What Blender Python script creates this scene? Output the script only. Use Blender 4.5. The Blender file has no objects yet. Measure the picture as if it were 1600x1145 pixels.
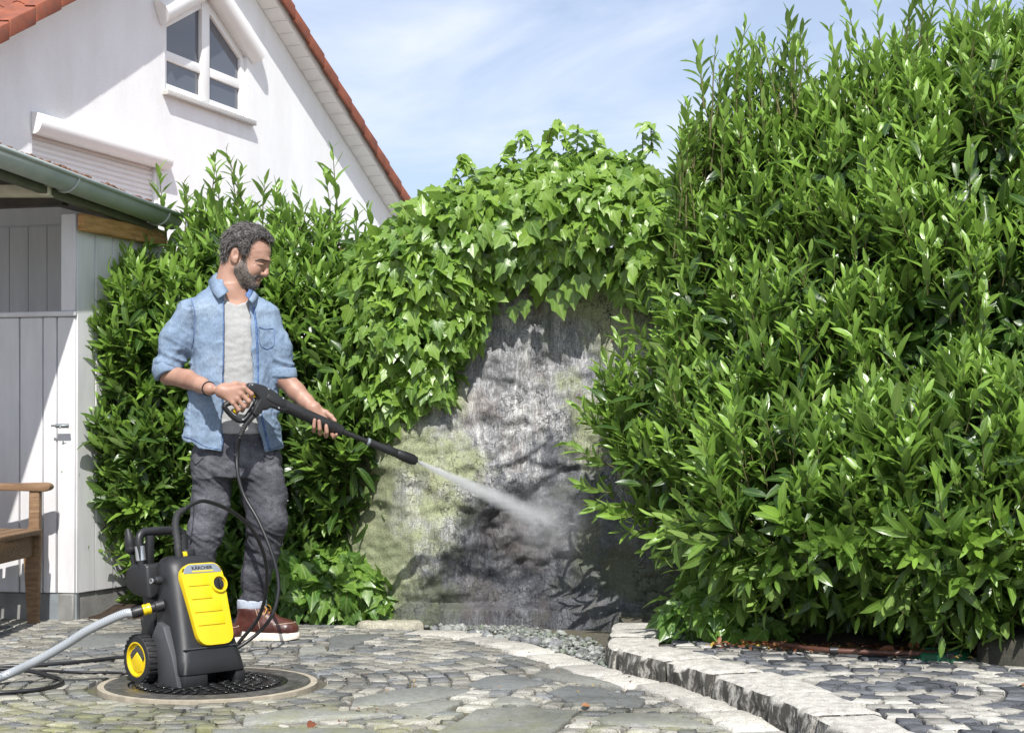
import bpy, bmesh, math, random
import numpy as np
from mathutils import Vector, Matrix, Quaternion, noise as mnoise
from mathutils.bvhtree import BVHTree

random.seed(7); rng = np.random.default_rng(7)
scn = bpy.context.scene
COL = scn.collection
R = math.radians

# ------------------------------------------------------------------ camera, sky, sun, exposure
F, CH, HZ = 2430.0, 0.88, 687.0          # focal length (photo px), camera height (m), horizon row
cam_d = bpy.data.cameras.new('camera'); cam = bpy.data.objects.new('camera', cam_d); COL.objects.link(cam)
cam.location = (0, 0, CH); cam.rotation_euler = (R(90), 0, 0)
cam_d.sensor_fit = 'HORIZONTAL'; cam_d.sensor_width = 36; cam_d.lens = 36 * F / 1600
cam_d.shift_y = (HZ - 572.5) / 1600; cam_d.clip_start = .05; cam_d.clip_end = 3000
scn.camera = cam

SUN_EL, SUN_AZ = 49.0, 4.0              # degrees; azimuth of the sun measured from straight behind the camera
az = R(SUN_AZ); el = R(SUN_EL)
sun_dir = Vector((math.sin(az) * math.cos(el), -math.cos(az) * math.cos(el), math.sin(el)))
sun_d = bpy.data.lights.new('sun', 'SUN'); sun_d.energy = 4.3; sun_d.angle = R(.53); sun_d.color = (1, .972, .93)
sun = bpy.data.objects.new('sun', sun_d); COL.objects.link(sun); sun.location = (0, -10, 20)
sun.rotation_euler = sun_dir.to_track_quat('Z', 'Y').to_euler()

world = bpy.data.worlds.new('World'); scn.world = world; world.use_nodes = True
wt = world.node_tree; wt.nodes.clear()
wo = wt.nodes.new('ShaderNodeOutputWorld'); wb = wt.nodes.new('ShaderNodeBackground')
sk = wt.nodes.new('ShaderNodeTexSky'); sk.sky_type = 'NISHITA'; sk.sun_disc = False
sk.sun_elevation = el; sk.sun_rotation = math.atan2(sun_dir.x, sun_dir.y)
sk.air_density = 1.0; sk.dust_density = 1.2; sk.ozone_density = 3.0
wc = wt.nodes.new('ShaderNodeTexCoord'); wm = wt.nodes.new('ShaderNodeMapping')
wm.inputs['Scale'].default_value = (1.5, 1.5, 4.5)
wn = wt.nodes.new('ShaderNodeTexNoise'); wn.inputs['Scale'].default_value = 2.6; wn.inputs['Detail'].default_value = 7
wn.inputs['Roughness'].default_value = .55; wn.inputs['Distortion'].default_value = .6
wr = wt.nodes.new('ShaderNodeValToRGB'); wr.color_ramp.elements[0].position = .4; wr.color_ramp.elements[1].position = .66
wr.color_ramp.elements[0].color = (.34, .34, .34, 1); wr.color_ramp.elements[1].color = (.92, .92, .92, 1)
wx = wt.nodes.new('ShaderNodeMix'); wx.data_type = 'RGBA'
wx.inputs[7].default_value = (6.6, 7.0, 8.2, 1)      # thin bright cloud veil
L_ = wt.links.new
L_(wc.outputs['Generated'], wm.inputs['Vector']); L_(wm.outputs[0], wn.inputs['Vector']); L_(wn.outputs['Fac'], wr.inputs[0])
L_(wr.outputs[0], wx.inputs[0]); L_(sk.outputs[0], wx.inputs[6]); L_(wx.outputs[2], wb.inputs['Color']); L_(wb.outputs[0], wo.inputs[0])
wb.inputs['Strength'].default_value = .1
scn.view_settings.view_transform = 'Standard'; scn.view_settings.look = 'None'
scn.view_settings.exposure = 0.58; scn.view_settings.gamma = 1.0
scn.cycles.use_denoising = True
try: scn.cycles.denoiser = 'OPENIMAGEDENOISE'
except Exception: pass
scn.cycles.max_bounces = 8; scn.cycles.transparent_max_bounces = 12; scn.cycles.volume_bounces = 1

# ------------------------------------------------------------------ helpers
def P(px, py, Y):                         # a photo pixel at a known distance
    return Vector(((px - 800) / F * Y, Y, CH + (HZ - py) / F * Y))
def G(px, py, z=0.0):                     # a photo pixel on the level z
    return P(px, py, (CH - z) * F / (py - HZ))
def lin(h):
    h = h.lstrip('#'); c = [int(h[i:i + 2], 16) / 255 for i in (0, 2, 4)]
    return tuple((x / 12.92 if x <= .04045 else ((x + .055) / 1.055) ** 2.4) for x in c) + (1,)

def setp(o, label=None, cat=None, group=None, kind=None):
    if label: o['label'] = label
    if cat: o['category'] = cat
    if group: o['group'] = group
    if kind: o['kind'] = kind
    return o
WORLD = {}
def empty(name, loc, label=None, cat=None, group=None):
    o = bpy.data.objects.new(name, None); COL.objects.link(o); o.location = loc; o.empty_display_size = .1
    WORLD[o.name] = Matrix.Translation(loc)
    return setp(o, label, cat, group)
def link_mesh(name, me, mat=None, parent=None, matrix=None, **kw):
    o = bpy.data.objects.new(name, me); COL.objects.link(o)
    m = matrix if matrix is not None else Matrix.Identity(4)
    WORLD[o.name] = m
    if parent is not None:
        o.parent = parent; o.matrix_parent_inverse = WORLD[parent.name].inverted()
    o.matrix_basis = m
    if mat is not None and len(me.materials) == 0: me.materials.append(mat)
    return setp(o, **kw)
def mesh_py(name, v, f, smooth=False):
    me = bpy.data.meshes.new(name)
    me.from_pydata([tuple(x) for x in v], [], [tuple(x) for x in f]); me.update()
    if smooth: me.shade_smooth()
    return me
def mesh_np(name, V, Fq, smooth=True):
    """V (n,3), Fq (m,k) equal-size faces"""
    me = bpy.data.meshes.new(name); m, k = Fq.shape
    me.vertices.add(len(V)); me.vertices.foreach_set('co', np.ascontiguousarray(V, dtype=np.float32).ravel())
    me.loops.add(m * k); me.loops.foreach_set('vertex_index', np.ascontiguousarray(Fq, dtype=np.int32).ravel())
    me.polygons.add(m); me.polygons.foreach_set('loop_start', np.arange(0, m * k, k, dtype=np.int32))
    me.update(calc_edges=True); me.validate()
    if smooth: me.shade_smooth()
    return me

class MB:
    """collects geometry of ONE mesh"""
    def __init__(s): s.v = []; s.f = []
    def add(s, v, f):
        n = len(s.v); s.v += [tuple(x) for x in v]; s.f += [tuple(i + n for i in q) for q in f]; return s
    def hexa(s, c8):                      # bottom 4 ccw, top 4 ccw
        return s.add(c8, [(3, 2, 1, 0), (4, 5, 6, 7), (0, 1, 5, 4), (1, 2, 6, 5), (2, 3, 7, 6), (3, 0, 4, 7)])
    def box(s, c, d, M=None):
        x, y, z = (q / 2 for q in d); c = Vector(c)
        pts = [Vector(p) for p in ((-x, -y, -z), (x, -y, -z), (x, y, -z), (-x, y, -z), (-x, -y, z), (x, -y, z), (x, y, z), (-x, y, z))]
        return s.hexa([c + (M @ p if M else p) for p in pts])
    def prism(s, poly, a, b):             # poly: list of Vector, extruded from +a to +b (vectors)
        n = len(poly); v = [Vector(p) + a for p in poly] + [Vector(p) + b for p in poly]
        return s.add(v, [tuple(reversed(range(n))), tuple(range(n, 2 * n))] + [(i, (i + 1) % n, n + (i + 1) % n, n + i) for i in range(n)])
    def tube(s, pts, r, n=8, cap=True, flat=None):
        pts = [Vector(p) for p in pts]; m = len(pts)
        rr = r if hasattr(r, '__len__') else [r] * m
        up = None; v = []
        for i, p in enumerate(pts):
            t = (pts[min(i + 1, m - 1)] - pts[max(i - 1, 0)]).normalized()
            if up is None:
                up = Vector((0, 0, 1)) if abs(t.z) < .9 else Vector((1, 0, 0))
            a = t.cross(up).normalized(); b = a.cross(t).normalized(); up = b
            k = rr[i]; k2 = k if flat is None else k * flat
            v += [p + a * math.cos(2 * math.pi * j / n) * k2 + b * math.sin(2 * math.pi * j / n) * k for j in range(n)]
        f = [(i * n + j, i * n + (j + 1) % n, (i + 1) * n + (j + 1) % n, (i + 1) * n + j) for i in range(m - 1) for j in range(n)]
        if cap: f += [tuple(reversed(range(n))), tuple(range((m - 1) * n, m * n))]
        return s.add(v, f)
    def lathe(s, prof, o, axis, n=24):    # prof [(r, h)], from origin along axis
        o = Vector(o); ax = Vector(axis).normalized(); a = ax.orthogonal().normalized(); b = ax.cross(a); v = []
        for r, h in prof: v += [o + ax * h + (a * math.cos(2 * math.pi * j / n) + b * math.sin(2 * math.pi * j / n)) * r for j in range(n)]
        m = len(prof)
        f = [(i * n + j, i * n + (j + 1) % n, (i + 1) * n + (j + 1) % n, (i + 1) * n + j) for i in range(m - 1) for j in range(n)]
        f += [tuple(reversed(range(n))), tuple(range((m - 1) * n, m * n))]
        return s.add(v, f)
    def build(s, name, mat, parent=None, smooth=False, bevel=0, seg=2, autosmooth=None, **kw):
        me = mesh_py(name, s.v, s.f)
        if bevel:
            bm = bmesh.new(); bm.from_mesh(me); bmesh.ops.recalc_face_normals(bm, faces=bm.faces)
            ed = [e for e in bm.edges if len(e.link_faces) == 2 and e.calc_face_angle(0) > .5]
            bmesh.ops.bevel(bm, geom=ed, offset=bevel, segments=seg, profile=.5, affect='EDGES', clamp_overlap=True)
            bm.to_mesh(me); bm.free()
        else:
            bm = bmesh.new(); bm.from_mesh(me); bmesh.ops.recalc_face_normals(bm, faces=bm.faces); bm.to_mesh(me); bm.free()
        if smooth or bevel:
            me.shade_smooth()
            if not smooth or autosmooth: me.set_sharp_from_angle(angle=R(autosmooth or 38))
        return link_mesh(name, me, mat, parent, **kw)
def spline(pts, n=8):                     # Catmull-Rom through points
    pts = [Vector(p) for p in pts]; out = []
    q = [pts[0] * 2 - pts[1]] + pts + [pts[-1] * 2 - pts[-2]]
    for i in range(1, len(q) - 2):
        for j in range(n):
            t = j / n; a, b, c, d = q[i - 1:i + 3]
            out.append(.5 * ((2 * b) + (c - a) * t + (2 * a - 5 * b + 4 * c - d) * t * t + (3 * b - a - 3 * c + d) * t ** 3))
    return out + [pts[-1]]

# ------------------------------------------------------------------ materials
class NB:
    """small node-tree builder"""
    def __init__(s, name):
        s.m = bpy.data.materials.new(name); s.m.use_nodes = True; s.t = s.m.node_tree; s.t.nodes.clear()
        s.out = s.n('ShaderNodeOutputMaterial'); s.b = s.n('ShaderNodeBsdfPrincipled'); s.l(s.b.outputs[0], s.out.inputs[0])
        s.co = s.n('ShaderNodeTexCoord'); s.pos = s.n('ShaderNodeNewGeometry').outputs['Position']
    def n(s, t): return s.t.nodes.new(t)
    def l(s, a, b): s.t.links.new(a, b)
    def put(s, inp, v):
        if hasattr(v, 'is_linked') or hasattr(v, 'links'): s.l(v, inp)
        else: inp.default_value = v
    def map(s, scale=(1, 1, 1), rot=(0, 0, 0), src=None):
        m = s.n('ShaderNodeMapping'); m.inputs['Scale'].default_value = scale; m.inputs['Rotation'].default_value = rot
        s.l(src or s.pos, m.inputs['Vector']); return m.outputs[0]
    def noise(s, scale, detail=4, rough=.55, v=None, dist=0):
        q = s.n('ShaderNodeTexNoise'); q.inputs['Scale'].default_value = scale; q.inputs['Detail'].default_value = detail
        q.inputs['Roughness'].default_value = rough; q.inputs['Distortion'].default_value = dist; s.l(v or s.pos, q.inputs['Vector']); return q.outputs['Fac']
    def voro(s, scale, v=None, feat='F1'):
        q = s.n('ShaderNodeTexVoronoi'); q.feature = feat; q.inputs['Scale'].default_value = scale; s.l(v or s.pos, q.inputs['Vector']); return q.outputs['Distance']
    def ramp(s, fac, stops):
        q = s.n('ShaderNodeValToRGB'); e = q.color_ramp.elements
        while len(e) < len(stops): e.new(.5)
        for x, (p, c) in zip(e, stops):
            x.position = p; x.color = c if hasattr(c, '__len__') else (c, c, c, 1)
        s.l(fac, q.inputs[0]); return q.outputs[0]
    def mix(s, a, b, fac, mode='MIX'):
        q = s.n('ShaderNodeMix'); q.data_type = 'RGBA'; q.blend_type = mode
        s.put(q.inputs[0], fac); s.put(q.inputs[6], a); s.put(q.inputs[7], b); return q.outputs[2]
    def math(s, op, a, b=0.0, c=0.0, clamp=False):
        q = s.n('ShaderNodeMath'); q.operation = op; q.use_clamp = clamp
        for i, x in enumerate((a, b, c)): s.put(q.inputs[i], x)
        return q.outputs[0]
    def attr(s, name):
        q = s.n('ShaderNodeAttribute'); q.attribute_name = name; return q
    def sep(s, v):
        q = s.n('ShaderNodeSeparateXYZ'); s.l(v, q.inputs[0]); return q.outputs
    def bump(s, h, strength=.3, dist=.01):
        q = s.n('ShaderNodeBump'); q.inputs['Strength'].default_value = strength; q.inputs['Distance'].default_value = dist
        s.l(h, q.inputs['Height']); s.l(q.outputs[0], s.b.inputs['Normal']); return q
    def set(s, **kw):
        for k, v in kw.items(): s.put(s.b.inputs[k.replace('_', ' ')], v)
        return s
def simple(name, col, rough=.5, var=.15, vs=12, bump=0, bs=60, metal=0, spec=.5, coat=0, bd=.004):
    b = NB(name); c = lin(col) if isinstance(col, str) else tuple(col) + (1,)
    if var:
        f = b.noise(vs, 5, .6)
        lo = tuple(x * (1 - var) for x in c[:3]) + (1,); hi = tuple(min(1, x * (1 + var)) for x in c[:3]) + (1,)
        b.set(Base_Color=b.ramp(f, [(.3, lo), (.7, hi)]))
        b.set(Roughness=b.ramp(b.noise(vs * 2.3, 4), [(.3, max(0, rough - .07)), (.7, min(1, rough + .07))]))
    else: b.set(Base_Color=c, Roughness=rough)
    b.set(Metallic=metal, Specular_IOR_Level=spec)
    if coat: b.set(Coat_Weight=coat, Coat_Roughness=.1)
    if bump: b.bump(b.noise(bs, 4, .6), bump, bd)
    return b.m
# ================================================================== GROUND, PAVING, TERRACE
def stone_mat(name, ramp_lo, ramp_hi, moss=.0, speck=.5, rough=.75):
    b = NB(name); a = b.attr('tint').outputs['Color']
    n1 = b.noise(38, 6, .65); n2 = b.noise(230, 3, .6); n3 = b.noise(3.2, 4, .6)
    c = b.mix(a, b.ramp(n1, [(.25, .55), (.75, 1.25)]), .75, 'MULTIPLY')
    c = b.mix(c, b.ramp(n2, [(.34, .42), (.5, 1.0), (.68, 1.4)]), speck, 'MULTIPLY')
    c = b.mix(c, b.ramp(n3, [(.3, .72), (.7, 1.15)]), .55, 'MULTIPLY')
    if moss:
        ms = b.sep(b.pos)
        left = b.ramp(b.math('MULTIPLY_ADD', ms[1], -.62, b.math('MULTIPLY_ADD', ms[0], -.16, 3.35)), [(.0, 0), (.55, 1.)])
        mm = b.math('MULTIPLY', b.ramp(b.noise(9, 6, .7), [(.42, 0), (.64, 1.)]), left)
        c = b.mix(c, lin('#7d7f45'), b.math('MULTIPLY', mm, moss))
    wet = b.ramp(b.noise(1.6, 5, .62, dist=.4), [(.5, 0), (.66, 1.)])
    b.set(Base_Color=b.mix(c, b.mix(c, (.42, .43, .45, 1), 1, 'MULTIPLY'), b.math('MULTIPLY', wet, .55)))
    b.set(Roughness=b.mix((rough,) * 3 + (1,), (.38,) * 3 + (1,), b.math('MULTIPLY', wet, .8)), Specular_IOR_Level=.4)
    b.bump(b.mix(n1, n2, .45), .55, .006)
    return b.m
M_cob = stone_mat('cobble_granite', 0, 0, moss=.7, speck=.8)
M_slab = stone_mat('slate_slab', 0, 0, moss=.5, speck=.55, rough=.7)
M_gran = stone_mat('kerb_granite', 0, 0, moss=.1, speck=.9, rough=.8)
bb = NB('joint_soil'); f1 = bb.noise(60, 6, .7)
bb.set(Base_Color=bb.mix(bb.ramp(f1, [(.3, lin('#332f28')), (.7, lin('#6f695d'))]), lin('#5d6132'), bb.ramp(bb.noise(7, 5, .7), [(.52, 0), (.7, .7)])), Roughness=.95)
bb.bump(f1, .8, .01); M_joint = bb.m
bb = NB('earth'); f1 = bb.noise(45, 7, .7)
bb.set(Base_Color=bb.ramp(f1, [(.25, lin('#1d1712')), (.55, lin('#3b2d21')), (.8, lin('#6b5138'))]), Roughness=.95)
bb.bump(f1, .9, .02); M_soil = bb.m
bb = NB('yard_ground'); f1 = bb.noise(3, 8, .7)
bb.set(Base_Color=bb.ramp(f1, [(.3, lin('#6c675c')), (.7, lin('#948e82'))]), Roughness=.9); M_ground = bb.m

mb = MB(); mb.add([(-400, -100, -.06), (400, -100, -.06), (400, 900, -.06), (-400, 900, -.06)], [(0, 1, 2, 3)])
mb.build('ground', M_ground, kind='structure')
mb = MB()
v = []; n = 90
x0, x1, y0, y1 = -4.5, 1.7, 3.6, 9.4
for j in range(n + 1):
    for i in range(n + 1):
        x = x0 + (x1 - x0) * i / n; y = y0 + (y1 - y0) * j / n
        v.append((x, y, -.0155 + .003 * mnoise.noise((x * 9, y * 9, 0))))
mb.add(v, [(j * (n + 1) + i, j * (n + 1) + i + 1, (j + 1) * (n + 1) + i + 1, (j + 1) * (n + 1) + i) for j in range(n) for i in range(n)])
paving = mb.build('paving', M_joint, smooth=True, kind='structure')

RX0, RY0, RS = -4.2, 4.0, .008
occ = np.zeros((int(5.6 / RS), int(5.2 / RS)), bool)
def raster(poly):
    xs = [p[0] for p in poly]; ys = [p[1] for p in poly]
    i0 = max(0, int((min(xs) - RX0) / RS)); i1 = min(occ.shape[0], int((max(xs) - RX0) / RS) + 2)
    j0 = max(0, int((min(ys) - RY0) / RS)); j1 = min(occ.shape[1], int((max(ys) - RY0) / RS) + 2)
    if i1 <= i0 or j1 <= j0: return None
    X = RX0 + (np.arange(i0, i1) + .5)[:, None] * RS; Y = RY0 + (np.arange(j0, j1) + .5)[None, :] * RS
    ins = np.zeros((i1 - i0, j1 - j0), bool)
    k = len(poly)
    for a in range(k):
        xa, ya = poly[a][:2]; xb, yb = poly[(a + 1) % k][:2]
        if ya == yb: continue
        c = ((ya > Y) != (yb > Y)) & (X < (xb - xa) * (Y - ya) / (yb - ya) + xa); ins ^= c
    return (slice(i0, i1), slice(j0, j1)), ins
def claim(poly, maxov=.1, grow=1.0, minn=20):
    cx = sum(p[0] for p in poly) / len(poly); cy = sum(p[1] for p in poly) / len(poly)
    q = raster([(cx + (p[0] - cx) * grow, cy + (p[1] - cy) * grow) for p in poly])
    if q is None: return False
    sl, ins = q; tot = ins.sum()
    if tot < minn: return False
    if (occ[sl] & ins).sum() > maxov * tot: return False
    occ[sl] |= ins; return True

STONES = []                               # (poly, top z, bevel, tint, parent key)
def stone_geo(poly, z, bev, tilt=.0018, low=-.06, crown=.0):
    n = len(poly); c = Vector((sum(p[0] for p in poly) / n, sum(p[1] for p in poly) / n))
    tx, ty = random.uniform(-1, 1) * tilt / .08, random.uniform(-1, 1) * tilt / .08
    def h(p): return z + (p[0] - c.x) * tx + (p[1] - c.y) * ty
    out = [Vector((p[0], p[1])) for p in poly]
    def inset(b): return [c + (p - c) * max(.2, 1 - b / max((p - c).length, 1e-4)) for p in out]
    r1 = inset(bev * .35); r2 = inset(bev)
    v = [(p.x, p.y, low) for p in out] + [(p.x, p.y, h(p) - bev * .9) for p in out] + [(p.x, p.y, h(p) - bev * .25) for p in r1] + [(p.x, p.y, h(p) + random.uniform(-.0012, .0012)) for p in r2]
    v.append((c.x, c.y, h(c) + crown))
    f = []
    for k in range(3): f += [(k * n + i, k * n + (i + 1) % n, (k + 1) * n + (i + 1) % n, (k + 1) * n + i) for i in range(n)]
    f += [(3 * n + i, 3 * n + (i + 1) % n, 4 * n) for i in range(n)]
    return v, f
def tint_attr(me, cols):                  # per-vertex colour of the stone
    a = me.color_attributes.new('tint', 'FLOAT_COLOR', 'POINT'); a.data.foreach_set('color', np.array(cols, dtype=np.float32).ravel())
def quad_stone(c, ux, uy, lx, ly, jit=.05, cut=.10):
    pts = []
    for sx, sy in ((-1, -1), (1, -1), (1, 1), (-1, 1)):
        k = random.uniform(cut * .5, cut * 1.3)
        e = [(sx * (1 - (k if sx * sy > 0 else 0)), sy * (1 - (0 if sx * sy > 0 else k))), (sx * (1 - (0 if sx * sy > 0 else k)), sy * (1 - (k if sx * sy > 0 else 0)))]
        for a, b in e:
            a += random.uniform(-jit, jit); b += random.uniform(-jit, jit)
            pts.append((c[0] + ux[0] * a * lx / 2 + uy[0] * b * ly / 2, c[1] + ux[1] * a * lx / 2 + uy[1] * b * ly / 2))
    return pts
def emit(stones, parent, name, mat, limit=300):
    """the ones that show largest become parts, the others one joined part"""
    def size(s):
        xs = [p[0] for p in s[0]]; ys = [p[1] for p in s[0]]; c = (sum(xs) / len(xs), sum(ys) / len(ys))
        px = 800 + F * c[0] / max(c[1], .5); py = HZ + F * CH / max(c[1], .5)
        return (max(xs) - min(xs)) * (max(ys) - min(ys)) / c[1] ** 3 if -10 < px < 1610 and py < 1150 else 0
    stones = sorted(stones, key=size, reverse=True)
    V, Fs, T = [], [], []
    for i, (poly, z, bev, tint, kw) in enumerate(stones):
        v, f = stone_geo(poly, z, bev, **kw)
        if i < limit:
            me = mesh_py(name, v, f); me.shade_smooth(); me.set_sharp_from_angle(angle=R(50))
            tint_attr(me, [tint] * len(v)); link_mesh(name, me, mat, parent)
        else:
            n = len(V); V += v; Fs += [tuple(k + n for k in q) for q in f]; T += [tint] * len(v)
    if V:
        me = mesh_py('small_' + name + 's', V, Fs); me.shade_smooth(); me.set_sharp_from_angle(angle=R(50)); tint_attr(me, T)
        link_mesh('small_' + name + 's', me, mat, parent, kind='stuff')
def tcol(*hexes):
    c = lin(random.choice(hexes)); k = random.uniform(.85, 1.15); return (c[0] * k, c[1] * k, c[2] * k, 1)

# manhole: ring of pale concrete, iron frame, iron lid
MH = G(326, 1068); MH.z = 0; MR = .40
def circ(r, n=40): return [(MH.x + r * math.cos(2 * math.pi * i / n), MH.y + r * math.sin(2 * math.pi * i / n)) for i in range(n)]
claim(circ(MR + .012), 1)
# lower edging line of flat granite kerbs
EDGE = [G(*p) for p in ((655, 983), (715, 986), (775, 994), (840, 1008), (900, 1026), (965, 1047), (1035, 1064), (1110, 1084), (1170, 1108), (1215, 1132), (1262, 1165))]
edge_stones = []
el_ = spline(EDGE, 6)
def offs(line, i, w):
    t = (line[min(i + 1, len(line) - 1)] - line[max(i - 1, 0)]).normalized(); return line[i] + Vector((-t.y, t.x, 0)) * w
i = 0
while i < len(el_) - 4:
    k = random.choice((4, 5, 5, 6)); k = min(k, len(el_) - 1 - i); w = random.uniform(.16, .2)
    a, bq = el_[i].lerp(el_[i + 1], .06), el_[i + k].lerp(el_[i + k - 1], .06)
    idx = [i + round(k * q / 3) for q in range(4)]
    low = [offs(el_, q, random.uniform(-.008, .008)) for q in idx]; hi = [offs(el_, q, -w + random.uniform(-.015, .015)) for q in idx]
    poly = [(p.x, p.y) for p in hi + low[::-1]]
    c = (sum(p[0] for p in poly) / 8, sum(p[1] for p in poly) / 8)
    poly = [(c[0] + (p[0] - c[0]) * .965, c[1] + (p[1] - c[1]) * .965) for p in poly]
    ar = sum(poly[q][0] * poly[(q + 1) % 8][1] - poly[(q + 1) % 8][0] * poly[q][1] for q in range(8))
    if ar < 0: poly.reverse()
    claim(poly, 1)
    edge_stones.append((poly, .002 + random.uniform(0, .006), .018, tcol('#b9b5ab', '#c4c0b6', '#aeaaa2'), dict(tilt=.002)))
    i += k
# block the far side of the edging (gravel and terrace)
blk = [(p.x, p.y) for p in el_] + [(1.6, 4.0), (1.6, 9.3), (el_[0].x - .02, 9.3)]
claim(blk, 1)
# slabs read off the paving
SL = [[(640, 1168), (680, 1144), (745, 1107), (800, 1103), (905, 1107), (862, 1143), (840, 1168)],
      [(608, 1108), (671, 1094), (724, 1093), (690, 1110), (658, 1120)], [(553, 1089), (600, 1079), (682, 1069), (745, 1077), (656, 1094), (548, 1101)],
      [(829, 1053), (847, 1044), (883, 1042), (920, 1053), (972, 1074), (925, 1070), (866, 1060)], [(769, 1100), (776, 1084), (812, 1088), (843, 1097)],
      [(853, 1080), (886, 1070), (944, 1074), (1011, 1091), (996, 1104), (907, 1099)], [(926, 1122), (960, 1112), (1049, 1114), (1130, 1138), (1036, 1133), (957, 1131)],
      [(380, 1119), (440, 1109), (495, 1107), (611, 1116), (511, 1123), (380, 1131)], [(330, 1139), (450, 1136), (565, 1138), (612, 1150), (500, 1168), (320, 1165)],
      [(516, 994), (560, 990), (600, 990), (543, 1013), (514, 1012)], [(760, 1054), (800, 1052), (857, 1065), (790, 1077), (728, 1068)],
      [(80, 1011), (110, 991), (225, 985), (226, 999), (152, 1011)], [(930, 1160), (990, 1146), (1120, 1146), (1190, 1160), (1100, 1175), (940, 1175)],
      [(230, 1003), (330, 1001), (335, 1009), (235, 1013)], [(470, 1010), (508, 1006), (512, 1016), (465, 1024)]]
slabs = []
for sl in SL:
    poly = [tuple(G(*p)[:2]) for p in sl]
    m = len(poly); ar = sum(poly[q][0] * poly[(q + 1) % m][1] - poly[(q + 1) % m][0] * poly[q][1] for q in range(m))
    if ar < 0: poly.reverse()
    fine = []
    for q in range(m):                    # broken edges
        a, b_ = Vector(poly[q]), Vector(poly[(q + 1) % m]); L = (b_ - a).length; k = max(1, int(L / .07))
        for r in range(k):
            p = a.lerp(b_, r / k)
            if r: p += Vector((random.uniform(-.008, .008), random.uniform(-.008, .008)))
            fine.append((p.x, p.y))
    if claim(fine, .6, 1.02): slabs.append((fine, random.uniform(-.002, .004), .009, tcol('#7d7e79', '#898982', '#777977', '#83837b'), dict(tilt=.001)))
cob = []
GREY = ('#858279', '#96938a', '#74746f', '#a5a298', '#696a69', '#8e8b80', '#7d7f7f')
# rows beside slabs (pale granite setts)
for a, b_ in (((862, 1147), (915, 1103)), ((640, 1160), (760, 1093)), ((480, 1143), (668, 1124)), ((918, 1137), (1160, 1148)), ((660, 1092), (850, 1062)), ((778, 1102), (900, 1103)), ((655, 1125), (745, 1082)), ((890, 1145), (945, 1105))):
    A, B = G(*a), G(*b_); d = (B - A); L = d.length; d.normalize(); s = 0
    while s < L:
        w = random.uniform(.09, .14); c = A + d * (s + w / 2)
        q = quad_stone(c, d, (-d.y, d.x), w * .92, random.uniform(.08, .1))
        if claim(q, .12): cob.append((q, random.uniform(.0, .008), .012, tcol('#a9a69c', '#b7b4aa', '#9c998f'), {}))
        s += w
# rings round the manhole, then arcs of rows elsewhere
r = MR + .06
while r < 1.75:
    th = random.random(); end = th + 2 * math.pi; ly = random.uniform(.07, .084)
    while th < end:
        w = random.uniform(.07, .11); c = (MH.x + r * math.cos(th), MH.y + r * math.sin(th))
        if 4.1 < c[1] < 9 and c[0] > -3.6:
            er = (math.cos(th), math.sin(th)); et = (-er[1], er[0])
            q = quad_stone(c, et, er, w * .95, ly * .945)
            if claim(q, .07): cob.append((q, random.uniform(-.002, .002), .007, tcol(*GREY), {}))
        th += w / r
    r += ly
C2 = (.9, 10.6); r = .9
while r < 7.6:
    th = math.pi + .1 + random.random() * .01; ly = random.uniform(.072, .09)
    while th < 1.78 * math.pi:
        w = random.uniform(.07, .115); c = (C2[0] + r * math.cos(th), C2[1] + r * math.sin(th))
        if 4.1 < c[1] < 9.1 and -3.8 < c[0] < 1.4:
            er = (math.cos(th), math.sin(th)); et = (-er[1], er[0])
            q = quad_stone(c, et, er, w * .95, ly * .945)
            if claim(q, .06): cob.append((q, random.uniform(-.002, .002), .007, tcol(*GREY), {}))
        th += w / r
    r += ly
for lim, sz, cnt in ((.1, .075, 5000), (.1, .05, 9000), (.12, .032, 9000)):
    for k in range(cnt):
        c = (random.uniform(-3.3, 1.2), random.uniform(4.3, 8.6)); a = random.random() * 3.14; k2 = random.uniform(.8, 1.5)
        q = quad_stone(c, (math.cos(a), math.sin(a)), (-math.sin(a), math.cos(a)), sz * k2, sz)
        if claim(q, lim, minn=8): cob.append((q, random.uniform(-.005, .004), .01, tcol(*GREY), {}))
emit(cob, paving, 'cobble', M_cob)
emit(slabs, paving, 'slab', M_slab)
emit(edge_stones, paving, 'edging_stone', M_gran)

M_conc = simple('ring_concrete', '#9d9482', .85, .25, 25, .3, 150)
M_iron = NB('cast_iron'); f1 = M_iron.noise(30, 5, .6)
M_iron.set(Base_Color=M_iron.ramp(f1, [(.3, lin('#3b3a38')), (.7, lin('#6d6b66'))]), Roughness=M_iron.ramp(M_iron.noise(5, 4), [(.4, .3), (.6, .65)]), Metallic=.35); M_iron.bump(M_iron.noise(120, 4), .4, .004); M_iron = M_iron.m
M_wet = simple('wet_iron', '#2a2a2a', .22, .25, 20, .3, 90, metal=.3)
mh = empty('manhole_cover', MH, 'round iron manhole cover with pale concrete ring, under the pressure washer', 'manhole')
def annulus(r0, r1, z0, z1, n=64):
    m = MB(); v = []
    for r_, z_ in ((r1, z0), (r1, z1), (r0, z1), (r0, z0)):
        v += [(MH.x + r_ * math.cos(2 * math.pi * i / n), MH.y + r_ * math.sin(2 * math.pi * i / n), z_) for i in range(n)]
    return m.add(v, [(k * n + i, k * n + (i + 1) % n, ((k + 1) % 4) * n + (i + 1) % n, ((k + 1) % 4) * n + i) for k in range(4) for i in range(n)])
annulus(.366, .39, -.05, .004).build('concrete_ring', M_conc, mh)
annulus(.285, .365, -.05, .006).build('frame', M_iron, mh)
lid = MB(); lid.lathe([(.278, -.05), (.278, .002), (.27, .004), (.001, .004)], (MH.x, MH.y, 0), (0, 0, 1), 64); lid = lid.build('lid', M_wet, mh)
ribs = MB()
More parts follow.
